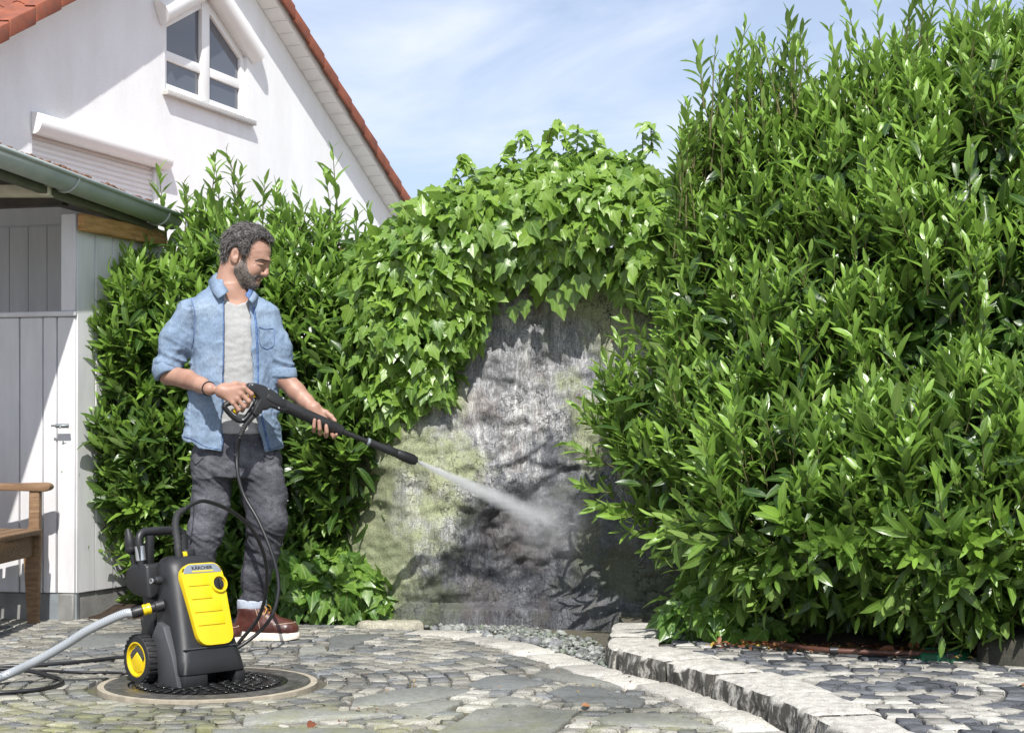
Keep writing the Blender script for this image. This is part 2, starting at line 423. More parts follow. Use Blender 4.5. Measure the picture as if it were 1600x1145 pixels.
for k in range(44):
    a = 2 * math.pi * k / 44; d = Vector((math.cos(a), math.sin(a), 0)); t = Vector((-d.y, d.x, 0))
    c = MH + d * .235; M3 = Matrix((d, t, Vector((0, 0, 1)))).transposed()
    ribs.box(c + Vector((0, 0, .008)), (.05, .014, .006), M3)
for rr in (.06, .1, .14, .18):
    m_ = int(2 * math.pi * rr / .045)
    for k in range(m_):
        a = 2 * math.pi * (k + .5 * (rr * 50 % 2)) / m_; d = Vector((math.cos(a), math.sin(a), 0)); t = Vector((-d.y, d.x, 0))
        ribs.box(MH + d * rr + Vector((0, 0, .008)), (.026, .026, .006), Matrix((d, t, Vector((0, 0, 1)))).transposed())
ribs.build('lid_ribs', M_wet, lid, bevel=.002, seg=1)

# ---------------- raised terrace on the right
TZ = .08
KL = [Vector((.44, 6.75, 0)), Vector((.40, 6.36, 0)), Vector((.375, 5.97, 0)), Vector((.505, 5.68, 0)), Vector((.635, 5.40, 0)), Vector((.75, 5.05, 0)), Vector((.835, 4.69, 0)), Vector((.9, 4.3, 0)), Vector((.95, 3.9, 0))]
kl = spline(KL, 6)
v = []
for i in range(len(kl)):
    p = offs(kl, i, .06); v.append((p.x, p.y, TZ - .02))
nn = len(v); v += [(4.2, 3.9, TZ - .02), (4.2, 7.6, TZ - .02), (.5, 7.6, TZ - .02)]
mb = MB(); mb.add(v, [tuple(range(len(v)))])
mb.add([(x, y, -.07) for x, y, z in v] + v, [(i, i + 1, len(v) + i + 1, len(v) + i) for i in range(len(v) - 1)])
terrace = mb.build('terrace', M_joint, kind='structure')
occ[:] = False
RX0, RY0 = .2, 3.9; occ = np.zeros((int(3.6 / RS), int(3.4 / RS)), bool)
claim([(p.x, p.y) for p in kl] + [(.1, 3.9), (.1, 6.8)], 1)
kerbs = []; i = 0
# rough-hewn kerb blocks with a broken front face
bk = NB('hewn_granite'); n1 = bk.noise(26, 6, .7); n2 = bk.noise(240, 3, .6)
c = bk.mix(bk.ramp(n1, [(.2, lin('#6f6c66')), (.5, lin('#b3afa6')), (.8, lin('#d6d2c8'))]), bk.ramp(n2, [(.35, .45), (.5, 1.), (.7, 1.3)]), .8, 'MULTIPLY')
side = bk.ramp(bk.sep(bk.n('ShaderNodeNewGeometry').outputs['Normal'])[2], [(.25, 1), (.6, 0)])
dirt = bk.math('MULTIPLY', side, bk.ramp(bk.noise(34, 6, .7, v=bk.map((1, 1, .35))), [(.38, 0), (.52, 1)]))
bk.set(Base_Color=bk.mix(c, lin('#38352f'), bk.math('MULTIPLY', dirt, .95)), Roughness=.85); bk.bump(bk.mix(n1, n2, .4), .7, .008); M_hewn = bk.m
while i < len(kl) - 3:
    k = min(random.choice((5, 6, 7)), len(kl) - 1 - i)
    m = MB(); rows = []
    w = random.uniform(.19, .24); nz = 5; zt = TZ + random.uniform(.0, .012)
    for q in range(k * 3 + 1):
        t = q / 3; a = kl[i + int(min(t, k - 1e-6))]; ii = min(i + int(t), len(kl) - 2); p0 = kl[ii].lerp(kl[ii + 1], min(1, t - int(t) if i + int(t) < len(kl) - 1 else 1))
        tg = (kl[min(ii + 1, len(kl) - 1)] - kl[max(ii - 1, 0)]).normalized(); nrm = Vector((-tg.y, tg.x, 0))
        e = .02 if q in (0, k * 3) else 0
        sh = tg * (.008 if q == 0 else (-.008 if q == k * 3 else 0))
        row = []
        for z in range(nz + 1):
            zz = -.06 + (zt + .06) * z / nz; off = .018 * mnoise.noise((p0.x * 13, p0.y * 13, zz * 20)) + .010 * mnoise.noise((p0.x * 40, p0.y * 40, zz * 60)) + e * .5
            row.append(p0 + sh + nrm * (off if z < nz else off * .5 + .006) + Vector((0, 0, zz - (.008 if z == nz else 0))))
        for t2 in (.12, .5, .88, 1.0):
            zz = zt + .004 * mnoise.noise((p0.x * 30, p0.y * 30, t2 * 7)) - (.007 if t2 == 1.0 else 0) - e * .3
            row.append(p0 + sh + nrm * (w * t2 + .006 * mnoise.noise((p0.x * 12, p0.y * 12, 4))) + Vector((0, 0, zz)))
        row.append(p0 + sh + nrm * w + Vector((0, 0, 0)))
        rows.append(row)
    m_ = len(rows[0]); vv = [p for row in rows for p in row]
    ff = [(a * m_ + b_, a * m_ + b_ + 1, (a + 1) * m_ + b_ + 1, (a + 1) * m_ + b_) for a in range(len(rows) - 1) for b_ in range(m_ - 1)]
    ff += [tuple(range(m_)), tuple(reversed(range((len(rows) - 1) * m_, len(rows) * m_)))]
    m.add(vv, ff); m.build('kerb_stone', M_hewn, terrace, smooth=True, autosmooth=45)
    claim([(rows[0][0].x, rows[0][0].y), (rows[-1][0].x, rows[-1][0].y), (rows[-1][-1].x, rows[-1][-1].y), (rows[0][-1].x, rows[0][-1].y)], 1)
    i += k
TC = G(1380, 1074, TZ); WH = ('#a8a59c', '#9b9890', '#b5b2a9', '#8f8c85'); BL = ('#55575b', '#616367', '#4b4d50', '#6d6f72')
tcob = []
r = .0
q = quad_stone(TC, (1, 0), (0, 1), .1, .1); claim(q, 1); tcob.append((q, TZ, .012, tcol(*BL), dict(low=TZ - .06)))
r = .105
ring = 0
while r < .62:
    th = random.random(); end = th + 2 * math.pi
    while th < end:
        w = random.uniform(.075, .1); c = (TC.x + r * math.cos(th), TC.y + r * math.sin(th)); er = (math.cos(th), math.sin(th)); et = (-er[1], er[0])
        q = quad_stone(c, et, er, w * .95, .072)
        if claim(q, .06): tcob.append((q, TZ + random.uniform(-.002, .002), .008, tcol(*(WH if ring == 3 or random.random() < (.5 if ring < 3 else .35 if ring == 4 else .55) else BL)), dict(low=TZ - .06)))
        th += w / r
    r += .078; ring += 1
y = 4.0
while y < 7.1:
    x = .35 + random.random() * .05; ly = random.uniform(.075, .088)
    while x < 3.6:
        w = random.uniform(.08, .11); a = .06 * math.sin(x * 1.7 + y); c = (x + w / 2, y + .1 * math.sin(x * 1.1))
        if c[1] < 6.05 + .25 * max(0, 1.1 - c[0]) - .14 * (c[0] - 1) + (.9 if c[0] < .8 else 0) and (c[1] < 6.2 or c[0] > .66):
            q = quad_stone(c, (math.cos(a), math.sin(a)), (-math.sin(a), math.cos(a)), w * .95, ly * .95)
            if claim(q, .05): tcob.append((q, TZ + random.uniform(-.002, .002), .008, tcol(*(WH if random.random() < .6 else BL)), dict(low=TZ - .06)))
        x += w
    y += ly
for k in range(6000):
    c = (random.uniform(.4, 3.4), random.uniform(4.2, 7.0)); a = random.random() * 3.14
    if c[1] < 6.0 + .25 * max(0, 1.1 - c[0]) - .14 * (c[0] - 1) + (.9 if c[0] < .8 else 0) and (c[1] < 6.2 or c[0] > .66):
        q = quad_stone(c, (math.cos(a), math.sin(a)), (-math.sin(a), math.cos(a)), .06, .045)
        if claim(q, .1, minn=8): tcob.append((q, TZ - .003, .01, tcol(*WH, *BL), dict(low=TZ - .06)))
M_tcob = stone_mat('terrace_sett', 0, 0, moss=0, speck=.5)
emit(tcob, terrace, 'sett', M_tcob)
# planting bed behind the setts
v = []; n = 60
for j in range(31):
    for i in range(n + 1):
        x = .8 + 3.5 * i / n; yf = 6.02 + .25 * max(0, 1.1 - x) - .14 * (x - 1); y = yf + (8.4 - yf) * j / 30
        v.append((x, y, TZ - .012 + .03 * min(1, j / 3) + .025 * mnoise.noise((x * 7, y * 7, 1))))
mb = MB(); mb.add(v, [(j * (n + 1) + i, j * (n + 1) + i + 1, (j + 1) * (n + 1) + i + 1, (j + 1) * (n + 1) + i) for j in range(30) for i in range(n)])
mb.build('planting_bed', M_soil, smooth=True, kind='structure')
v = []
for j in range(21):
    for i in range(n + 1):
        x = -2.4 + 3.4 * i / n; yf = 7.72 - .12 * math.sin(x * 2.2); y = yf + 1.9 * j / 20
        v.append((x, y, -.01 + .05 * min(1, j / 3) + .02 * mnoise.noise((x * 7, y * 7, 5))))
mb = MB(); mb.add(v, [(j * (n + 1) + i, j * (n + 1) + i + 1, (j + 1) * (n + 1) + i + 1, (j + 1) * (n + 1) + i) for j in range(20) for i in range(n)])
mb.build('shrub_bed', M_soil, smooth=True, kind='structure')
# crushed stone between the edging and the rock
def pebble_mesh(items, name, mat, **kw):
    ico = bmesh.new(); bmesh.ops.create_icosphere(ico, subdivisions=1, radius=1); bv = np.array([v_.co[:] for v_ in ico.verts]); bf = np.array([[x.index for x in f_.verts] for f_ in ico.faces]); ico.free()
    V = []; Fq = []; T = []
    for k, (c, r_, t) in enumerate(items):
        s_ = bv * (1 + rng.uniform(-.35, .35, (len(bv), 1))) * np.array([r_ * random.uniform(.8, 1.5), r_ * random.uniform(.8, 1.3), r_ * random.uniform(.5, .9)])
        a = random.random() * 6.28; s_ = s_ @ np.array([[math.cos(a), math.sin(a), 0], [-math.sin(a), math.cos(a), 0], [0, 0, 1]])
        Fq.append(bf + k * len(bv)); V.append(s_ + np.array(c)); T += [t] * len(bv)
    me = mesh_np(name, np.vstack(V), np.vstack(Fq), smooth=False); tint_attr(me, T); return link_mesh(name, me, mat, **kw)
it = []
for k in range(1100):
    t = random.random() ** .8; p = el_[int(t * 35) + 3] if int(t * 35) + 3 < len(el_) else el_[-1]
    x = p.x + random.uniform(-.1, .16); lo = p.y + .14
    y = random.uniform(lo, min(max(lo + .05, 7.45), lo + .3)); 
    if x > .38 or x < -.45: continue
    it.append(((x, y, random.uniform(-.012, .004)), random.uniform(.006, .017), tcol('#7f827d', '#9a9c97', '#686b68', '#777f70')))
for k in range(26):
    t = k / 26; it.append(((-.33 + .55 * t + random.uniform(-.03, .03), 7.2 - .62 * t + random.uniform(0, .1), .004), random.uniform(.02, .036), tcol('#8d8f8a', '#a5a6a0', '#77797a')))
pebble_mesh(it, 'gravel', M_gran, label='grey crushed stone along the foot of the rock face', cat='gravel', kind='stuff')
# stones set at the foot of the left shrub
for px, py, w_, lab in ((612, 977, .27, 'long flat fieldstone lying at the left foot of the big rock'),):
    c = G(px, py + 4); m = MB(); it2 = []
    poly = [(c.x + math.cos(a) * w_ * .62 * random.uniform(.8, 1.1), c.y + .06 + math.sin(a) * .11 * random.uniform(.85, 1.1)) for a in [k * math.pi / 6 for k in range(12)]]
    v, f = stone_geo(poly, .028, .02); me = mesh_py('fieldstone', v, f, True); me.set_sharp_from_angle(angle=R(45)); tint_attr(me, [tcol('#a39f8e')] * len(v))
    link_mesh('fieldstone', me, M_gran, label=lab, cat='stone')

# ================================================================== THE ROCK FACE
bk = NB('rock_face'); sx = bk.sep(bk.pos)
vs = bk.noise(5, 6, .7, v=bk.map((2.6, 2.6, .55))); fs = bk.noise(60, 5, .7, v=bk.map((1.6, 1.6, .22))); fine = bk.noise(150, 6, .75)
big = bk.noise(2.1, 5, .6, dist=.5); mid = bk.noise(5.5, 6, .65)
c = bk.ramp(vs, [(.25, lin('#505258')), (.5, lin('#878788')), (.75, lin('#bdbcb8'))])
fs2 = bk.noise(150, 5, .75, v=bk.map((1.4, 1.4, .16)))
c = bk.mix(c, bk.ramp(fs, [(.36, .5), (.5, 1.), (.64, 1.6)]), .65, 'MULTIPLY'); c = bk.mix(c, bk.ramp(fs2, [(.4, .55), (.5, 1.), (.6, 1.7)]), .6, 'MULTIPLY')
c = bk.mix(c, lin('#8d7563'), bk.ramp(bk.noise(3.1, 5, .6, v=bk.map((1, 1, .7)), dist=.3), [(.52, 0), (.68, .5)]))
# algae at the margins and in patches, where the jet has not been
dx = bk.math('DIVIDE', bk.math('ABSOLUTE', bk.math('SUBTRACT', sx[0], .02)), .62)
gm = bk.math('ADD', bk.math('MULTIPLY', dx, .66), bk.math('MULTIPLY', bk.math('SUBTRACT', bk.noise(3.3, 6, .65), .5), 2.0))
top = bk.ramp(sx[2], [(.0, 0), (1.0, 0)])
gm = bk.math('ADD', gm, bk.math('MULTIPLY', bk.math('MAXIMUM', bk.math('SUBTRACT', sx[2], 1.25), 0), 1.1))
alg = bk.ramp(gm, [(.30, 0), (.62, .85)])
c = bk.mix(c, bk.mix(lin('#717a50'), lin('#a8ad86'), fine), alg)
# dark, freshly soaked stone in the middle and at the foot
wd = bk.math('ADD', bk.math('MULTIPLY', bk.math('SUBTRACT', sx[2], .78), 1.15), bk.math('MULTIPLY', bk.math('POWER', bk.math('ABSOLUTE', bk.math('SUBTRACT', sx[0], .28)), 1.5), 1.3))
wd = bk.math('ADD', wd, bk.math('MULTIPLY', bk.math('SUBTRACT', big, .5), 1.5))
wd = bk.math('ADD', wd, bk.math('MULTIPLY', bk.math('SUBTRACT', vs, .5), .7))
wet = bk.ramp(wd, [(.0, 1), (.22, 0)])
c = bk.mix(c, bk.mix(c, (.3, .315, .35, 1), 1, 'MULTIPLY'), bk.math('MULTIPLY', wet, .95))
c = bk.mix(c, bk.ramp(fine, [(.34, .45), (.5, .95), (.66, 1.5)]), .75, 'MULTIPLY')
crk = bk.n('ShaderNodeTexVoronoi'); crk.feature = 'DISTANCE_TO_EDGE'; crk.inputs['Scale'].default_value = 5; bk.l(bk.map((1, 1, .8)), crk.inputs['Vector']); wv_ = bk.n('ShaderNodeVectorMath'); wv_.operation = 'ADD'; nzc = bk.n('ShaderNodeTexNoise'); nzc.inputs['Scale'].default_value = 6; nzc.inputs['Detail'].default_value = 6; bk.l(bk.pos, nzc.inputs['Vector']); bk.l(bk.map((1, 1, .8)), wv_.inputs[0]); bk.l(nzc.outputs['Color'], wv_.inputs[1]); bk.l(wv_.outputs[0], crk.inputs['Vector'])
ck = bk.math('MULTIPLY', bk.ramp(crk.outputs['Distance'], [(.0, 1), (.022, 0)]), bk.ramp(bk.noise(2.7, 3), [(.42, 0), (.55, .85)]))
c = bk.mix(c, (.05, .05, .05, 1), ck)  # cracks darkened in colour, shade for relief that frontal sun flattens
bk.set(Base_Color=c, Roughness=bk.mix((.85,) * 3 + (1,), (.42,) * 3 + (1,), wet), Specular_IOR_Level=.45)
bk.bump(bk.math('SUBTRACT', bk.mix(bk.mix(fs, fine, .5), mid, .35), bk.math('MULTIPLY', ck, .5)), .9, .018); M_rock = bk.m
nx, nz = 230, 250
RXA, RXB, RZA, RZB = -.95, .98, -.06, 1.80
xs = np.linspace(RXA, RXB, nx); zs = np.linspace(RZA, RZB, nz); V = []
def rock_y(x, z):
    y = 7.42 + .07 * max(z, 0) - .42 * max(0, x - .2) + 1.15 * max(0, -.52 - x) ** 1.15 + .5 * max(0, z - 1.5) ** 2
    q = mnoise.fractal((x * 1.4, z * 1.6, 3.1), .9, 2.1, 5) * .13
    ridg = abs(mnoise.noise((x * 2.3 + 4, z * 2.6, 7.7))); q -= (.5 - ridg) * .045
    wx_ = x + .12 * mnoise.noise((x * 3, z * 3, 2)); wz_ = z + .12 * mnoise.noise((x * 3, z * 3, 6))
    cl = mnoise.cell((wx_ * 2.3 + 9.3, wz_ * 1.9 + 4.7, 3.5)); c2 = mnoise.cell((wx_ * 5.1 + 2.2, wz_ * 4.3 + 8.1, 1.5))
    vd = mnoise.voronoi((x * 2.6, z * 2.2, 4.4))[0]; q += (vd[1] - vd[0]) * -.018
    vd = mnoise.voronoi((wx_ * 6.3, wz_ * 4.6, 1.4))[0]; q -= min(.1, vd[1] - vd[0]) * .03
    cm = max(0, 1 - ((x - .12) / .45) ** 2 - ((z - .5) / .5) ** 2); q += cm * (.06 * mnoise.ridged_multi_fractal((x * 2.6, z * 3.4, 5), 1, 2, 4, 1, 2) - .05)
    st = (z * 3.2 + x * 1.1 + 1.6 * mnoise.noise((x * 1.7, z * 1.5, 8.8))); fr = st - math.floor(st); q += (.026 * fr - .026 * max(0, (fr - .86) / .14)) * (.35 + .65 * min(1, max(0, cm * 1.5)))
    q += mnoise.fractal((x * 11, z * 5, 9), 1, 2, 3) * .012 + mnoise.fractal((x * 30, z * 18, 2), 1, 2, 2) * .004
    k = min(1, max(0, (z - .1) / .05)); q = q * (.25 + .75 * k)
    if z < .105: y -= .05 * min(1, (.105 - z) / .03)        # plinth at the foot
    return y + q
for zt in np.linspace(0, 1, nz):
    for x in xs:
        zm = 1.80 - .95 * max(0, (-.30 - x) / .65) ** 1.1 + .05 * mnoise.noise((x * 4, 0, 0)); z = RZA + (zm - RZA) * zt; V.append((x, rock_y(x, z), z))
Fq = [(j * nx + i, j * nx + i + 1, (j + 1) * nx + i + 1, (j + 1) * nx + i) for j in range(nz - 1) for i in range(nx - 1)]
mb = MB(); mb.add(V, Fq)
base = len(mb.v); bord = [i for i in range(nx)] + [j * nx + nx - 1 for j in range(1, nz)] + [(nz - 1) * nx + i for i in range(nx - 2, -1, -1)] + [j * nx for j in range(nz - 2, 0, -1)]
mb.v += [(V[i][0], 8.0, V[i][2]) for i in bord]; m_ = len(bord)
mb.f += [(bord[k], base + k, base + (k + 1) % m_, bord[(k + 1) % m_]) for k in range(m_)] + [tuple(range(base, base + m_))]
mb.build('rock_wall', M_rock, smooth=True, autosmooth=60, label='tall streaked grey rock face with green algae being washed by the jet', cat='rock')
# ================================================================== HOUSE
TH = R(21.9); SN, CS = math.sin(TH), math.cos(TH); HD = 8.0
def HW(s, z, n=0.0):                       # along the gable, height, out from the wall
    d = HD - n; return Vector((s * SN - d * CS, s * CS + d * SN, z))
UH = Vector((SN, CS, 0)); NH = Vector((CS, -SN, 0))
SL_ = .573; SA, ZA = 12.30, 5.69           # gable apex (underside of the roof at the wall)
def zr(s): return ZA - (SL_ if s > SA else .625) * abs(s - SA)
bp_ = NB('white_plaster'); n1 = bp_.noise(120, 5, .7); n2 = bp_.noise(2.2, 6, .65, v=bp_.map((1, 1, .35)))
bp_.set(Base_Color=bp_.mix(bp_.ramp(n2, [(.35, lin('#e9e9e8')), (.6, lin('#f1f2f2'))]), bp_.ramp(n1, [(.35, .9), (.6, 1.)]), .7, 'MULTIPLY'), Roughness=.9); bp_.bump(n1, .6, .008); M_plaster = bp_.m
M_frame = simple('white_pvc', '#ecebe8', .35, .02, 5)
M_soff = simple('white_soffit', '#e2e0db', .6, .05, 6)
M_sill = simple('stone_sill', '#b5b3ae', .6, .2, 60)
bt = NB('clay_tile'); f1 = bt.noise(7, 5, .6)
bt.set(Base_Color=bt.mix(bt.ramp(f1, [(.3, lin('#71412f')), (.7, lin('#96543c'))]), lin('#5e5048'), bt.ramp(bt.noise(22, 5, .7), [(.55, 0), (.72, .7)])), Roughness=.8); bt.bump(bt.noise(90, 4), .3, .004); M_tile = bt.m
bg = NB('window_glass'); bg.set(Base_Color=(.09, .10, .12, 1), Roughness=.04, Specular_IOR_Level=.9); M_glass = bg.m
house = empty('house', HW(12.3, 0), 'white plastered gable house with red clay tile roof behind the shrubs', 'house')
def wall_with_holes(outer, holes, name, mat, parent, n_out=0.0, reveal=.12):
    bm = bmesh.new()
    for poly in [outer] + holes:
        vs = [bm.verts.new(HW(s, z, n_out)) for s, z in poly]
        for i in range(len(vs)): bm.edges.new((vs[i], vs[(i + 1) % len(vs)]))
    bmesh.ops.triangle_fill(bm, edges=bm.edges[:], use_beauty=True, use_dissolve=False)
    for f in bm.faces:
        f.normal_update()
        if f.normal.dot(NH) < 0: f.normal_flip()
    for poly in holes:
        m = len(poly)
        for i in range(m):
            (s0, z0), (s1, z1) = poly[i], poly[(i + 1) % m]
            bm.faces.new([bm.verts.new(HW(*q)) for q in ((s0, z0, n_out), (s1, z1, n_out), (s1, z1, n_out - reveal), (s0, z0, n_out - reveal))])
    me = bpy.data.meshes.new(name); bm.to_mesh(me); bm.free(); return link_mesh(name, me, mat, parent)
WL, WR_, WZ, WS = 11.65, 13.03, 3.98, 4.60; WA = WS + SL_ * (WR_ - WL) / 2; WM = (WL + WR_) / 2
win = [(WL, WZ), (WR_, WZ), (WR_, WS), (WM, WA), (WL, WS)]
low = [(9.86, 1.9), (11.58, 1.9), (11.58, 3.30), (9.86, 3.30)]
low2 = [(14.75, 1.6), (15.6, 1.6), (15.6, 2.62), (14.75, 2.62)]
S0, S1 = 7.4, 17.05
wall_with_holes([(S0, -.05), (S1, -.05), (S1, zr(S1)), (SA, ZA), (S0, zr(S0))], [win, low, low2], 'wall', M_plaster, house)
for s_ in (S0, S1):
    mb = MB(); mb.hexa([HW(s, z, n) for z in (-.05, zr(s_) - .01) for s, n in ((s_ - .01, -6), (s_ + .0, -6), (s_ + .0, -.004), (s_ - .01, -.004))]); mb.build('side_wall', M_plaster, house)
# gable window
def bar(m, a, b, w, n0, n1):               # a straight frame bar in the wall plane between (s,z) points
    a = Vector(a); b = Vector(b); d = (b - a).normalized(); t = Vector((-d.y, d.x)) * w / 2
    q = [a - t, b - t, b + t, a + t]; m.hexa([HW(p.x, p.y, n0) for p in q] + [HW(p.x, p.y, n1) for p in q])
wn_ = MB(); fw = .075
inn = [(WL + fw / 2, WZ + fw / 2), (WR_ - fw / 2, WZ + fw / 2), (WR_ - fw / 2, WS - .02), (WM, WA - .05), (WL + fw / 2, WS - .02)]
for i in range(5): bar(wn_, inn[i], inn[(i + 1) % 5], fw + (.002 * i), -.105, -.03 - .0015 * i)
bar(wn_, (WM, WZ + .04), (WM, WA - .06), .13, -.11, -.024)
ZT = WZ + .33
bar(wn_, (WL + .05, ZT), (WM - .04, ZT), .085, -.1, -.038); bar(wn_, (WM + .04, ZT), (WR_ - .05, ZT), .085, -.1, -.0395)
gw = wn_.build('gable_window', M_frame, house, bevel=.006)
for poly in ([(WL + .06, WZ + .06), (WM - .05, WZ + .06), (WM - .05, ZT - .03), (WL + .06, ZT - .03)], [(WM + .05, WZ + .06), (WR_ - .06, WZ + .06), (WR_ - .06, ZT - .03), (WM + .05, ZT - .03)],
             [(WL + .06, ZT + .03), (WM - .05, ZT + .03), (WM - .05, WA - .12), (WL + .06, WS - .05)], [(WM + .05, ZT + .03), (WR_ - .06, ZT + .03), (WR_ - .06, WS - .05), (WM + .05, WA - .12)]):
    m = MB(); m.prism([HW(s, z, -.075) for s, z in poly], Vector(), NH * .012); m.build('pane', M_glass, gw)
mb = MB(); mb.add([HW(s, z, -.45) for s, z in ((WL - .3, WZ - .3), (WR_ + .3, WZ - .3), (WR_ + .3, WA + .3), (WL - .3, WA + .3))], [(0, 1, 2, 3)])
m = MB(); m.hexa([HW(s, z, n) for z in (WZ - .05, WZ - .004) for s, n in ((WL - .04, -.08), (WR_ + .07, -.08), (WR_ + .07, .06), (WL - .04, .06))]); m.build('sill', M_sill, gw, bevel=.005)
# half-round roller shutter boxes along both slopes
def half_round(a, b, r, n0, name, parent, flip=1):
    a = Vector(a); b = Vector(b); d = (b - a).normalized(); t = Vector((-d.y, d.x)) * flip; m = MB(); prof = [(-1, 0)] + [(-math.cos(k * math.pi / 10), .25 + .75 * math.sin(k * math.pi / 10)) for k in range(11)] + [(1, 0)]
    v = []
    for e in (a, b):
        for x, y in prof: p = e + t * r * x; v.append(HW(p.x, p.y, n0 + y * r * 1.15))
    k = len(prof); m.add(v, [(i, i + 1, k + i + 1, k + i) for i in range(k - 1)] + [tuple(range(k)), tuple(reversed(range(k, 2 * k)))])
    return m.build(name, M_frame, parent, smooth=True, autosmooth=40)
ov = .09
half_round((WM - .03, WA + ov), (WL - .13, WS + ov - .06), .105, .003, 'shutter_box', gw)
half_round((WM + .03, WA + ov), (WR_ + .13, WS + ov - .06), .105, .004, 'shutter_box', gw)
# ground floor windows behind roller shutters
for (sa, sb, za, zb, lab) in ((9.86, 11.58, 1.9, 3.30, 'a'), (14.75, 15.6, 1.6, 2.62, 'b')):
    v = []; m = MB(); pitch = .045; k = int((zb - za) / pitch)
    for i in range(k):
        z = za + i * pitch
        for dz, n in ((0, -.075), (.012, -.06), (.034, -.06), (.045, -.075)): v += [HW(sa + .04, z + dz, n), HW(sb - .04, z + dz, n)]
    q = len(v) // 2; m.add(v, [(2 * i, 2 * i + 1, 2 * i + 3, 2 * i + 2) for i in range(q - 1)])
    rs = m.build('roller_shutter', M_frame, house)
    for s in (sa + .022, sb - .022):
        m = MB(); bar(m, (s, za), (s, zb), .044, -.085, -.03); m.build('guide_rail', M_frame, rs, bevel=.004)
    half_round((sa - .01, zb + .05), (sb + .06, zb + .05), .085, .003, 'shutter_box', rs, -1)
# roof: slabs, tiles on the near slope, verge tiles, soffit boards
OV = .23
def roof_pt(s, up, n): return HW(s, zr(s) + up, n)
rf = MB()
SE0, SE1 = S0 - .45, S1 + .35
def rp(s, up, n):
    return HW(s, zr(s) + up, n)
for a, b in ((SE0, SA), (SA, SE1)):
    q = [(a, OV - .03), (b, OV - .03), (b, -6.4), (a, -6.4)]
    rf.hexa([rp(s, .03, n) for s, n in q] + [rp(s, .15, n) for s, n in q])
roof = rf.build('roof', M_soff, house)
# near (left) slope: wavy pan tiles, laid out piece by piece where the photo shows them
def tile_mesh(w, l, name='tile', thick=.02, nx_=8):
    v = []; f = []
    for k, dz in ((0, 0), (1, -thick)):
        for j in range(3):
            for i in range(nx_ + 1):
                x = i / nx_; h = .028 * math.sin(x * 2 * math.pi - .6) + dz
                v.append((x * w, j / 2 * l, h + .012 * (1 - j / 2)))
    m = 3 * (nx_ + 1)
    for j in range(2):
        for i in range(nx_): a = j * (nx_ + 1) + i; f += [(a, a + 1, a + nx_ + 2, a + nx_ + 1), (m + a + nx_ + 1, m + a + nx_ + 2, m + a + 1, m + a)]
    for i in range(nx_): f += [(m + i, m + i + 1, i + 1, i), (2 * (nx_ + 1) + i, 2 * (nx_ + 1) + i + 1, m + 2 * (nx_ + 1) + i + 1, m + 2 * (nx_ + 1) + i)]
    for j in range(2): a = j * (nx_ + 1); f += [(a, a + nx_ + 1, m + a + nx_ + 1, m + a), (a + nx_, m + a + nx_, m + a + 2 * nx_ + 1, a + 2 * nx_ + 1)]
    me = mesh_py(name, v, f, True); me.set_sharp_from_angle(angle=R(60)); me.materials.append(M_tile); return me
tme = tile_mesh(.24, .40)
sl_len = math.sqrt(1 + .625 ** 2)
upv = (UH + Vector((0, 0, .625))).normalized(); out = NH; nrm = out.cross(upv); nrm = nrm if nrm.z > 0 else -nrm
rot = Matrix((out, upv, nrm)).transposed().to_4x4()
for row in range(13):
    for colm in range(14):
        s = 8.0 + row * .33 / sl_len * 1.0
        if s > SA - .2: continue
        o = link_mesh('tile', tme, None, roof, matrix=Matrix.Translation(rp(s, .165, OV - .30 - colm * .205)) @ rot)
def verge(s0, s1, name, parent, k):
    m = MB(); a, b = (s0, s1); w = .012 * (k % 2)
    q = [(OV + .0, .03), (OV + .025, .03), (OV + .025, .165), (OV - .1, .18), (OV - .1, .152), (OV + .0, .152)]
    va = [rp(a, u + .012, n + .006) for n, u in q]; vb = [rp(b, u - .004, n) for n, u in q]
    m.add(va + vb, [tuple(reversed(range(6))), tuple(range(6, 12))] + [(i, (i + 1) % 6, 6 + (i + 1) % 6, 6 + i) for i in range(6)])
    return m.build('verge_tile', M_tile, parent, bevel=.008)
s = SA; k = 0
while s < SE1 - .1:
    verge(s + .302, s, 'verge_tile', roof, k); s += .30; k += 1
s = SA; k = 0
while s > SE0 + .1:
    verge(s - .302, s, 'verge_tile', roof, k); s -= .30; k += 1
sof = MB(); sof.hexa([rp(s, u, n) for u in (.012, .03) for s, n in ((SA, 0.0), (SE1, 0.0), (SE1, OV - .03), (SA, OV - .03))]); sof = sof.build('soffit', M_soff, house)
s = SA + .1
while s < SE1 - .1:                        # soffit boards across the overhang
    m = MB(); m.hexa([rp(q, u, n) for u in (-.008, .0115) for q, n in ((s, .004), (s + .142, .004), (s + .142, OV - .034), (s, OV - .034))]); m.build('soffit_board', M_soff, sof, bevel=.004, seg=1); s += .15

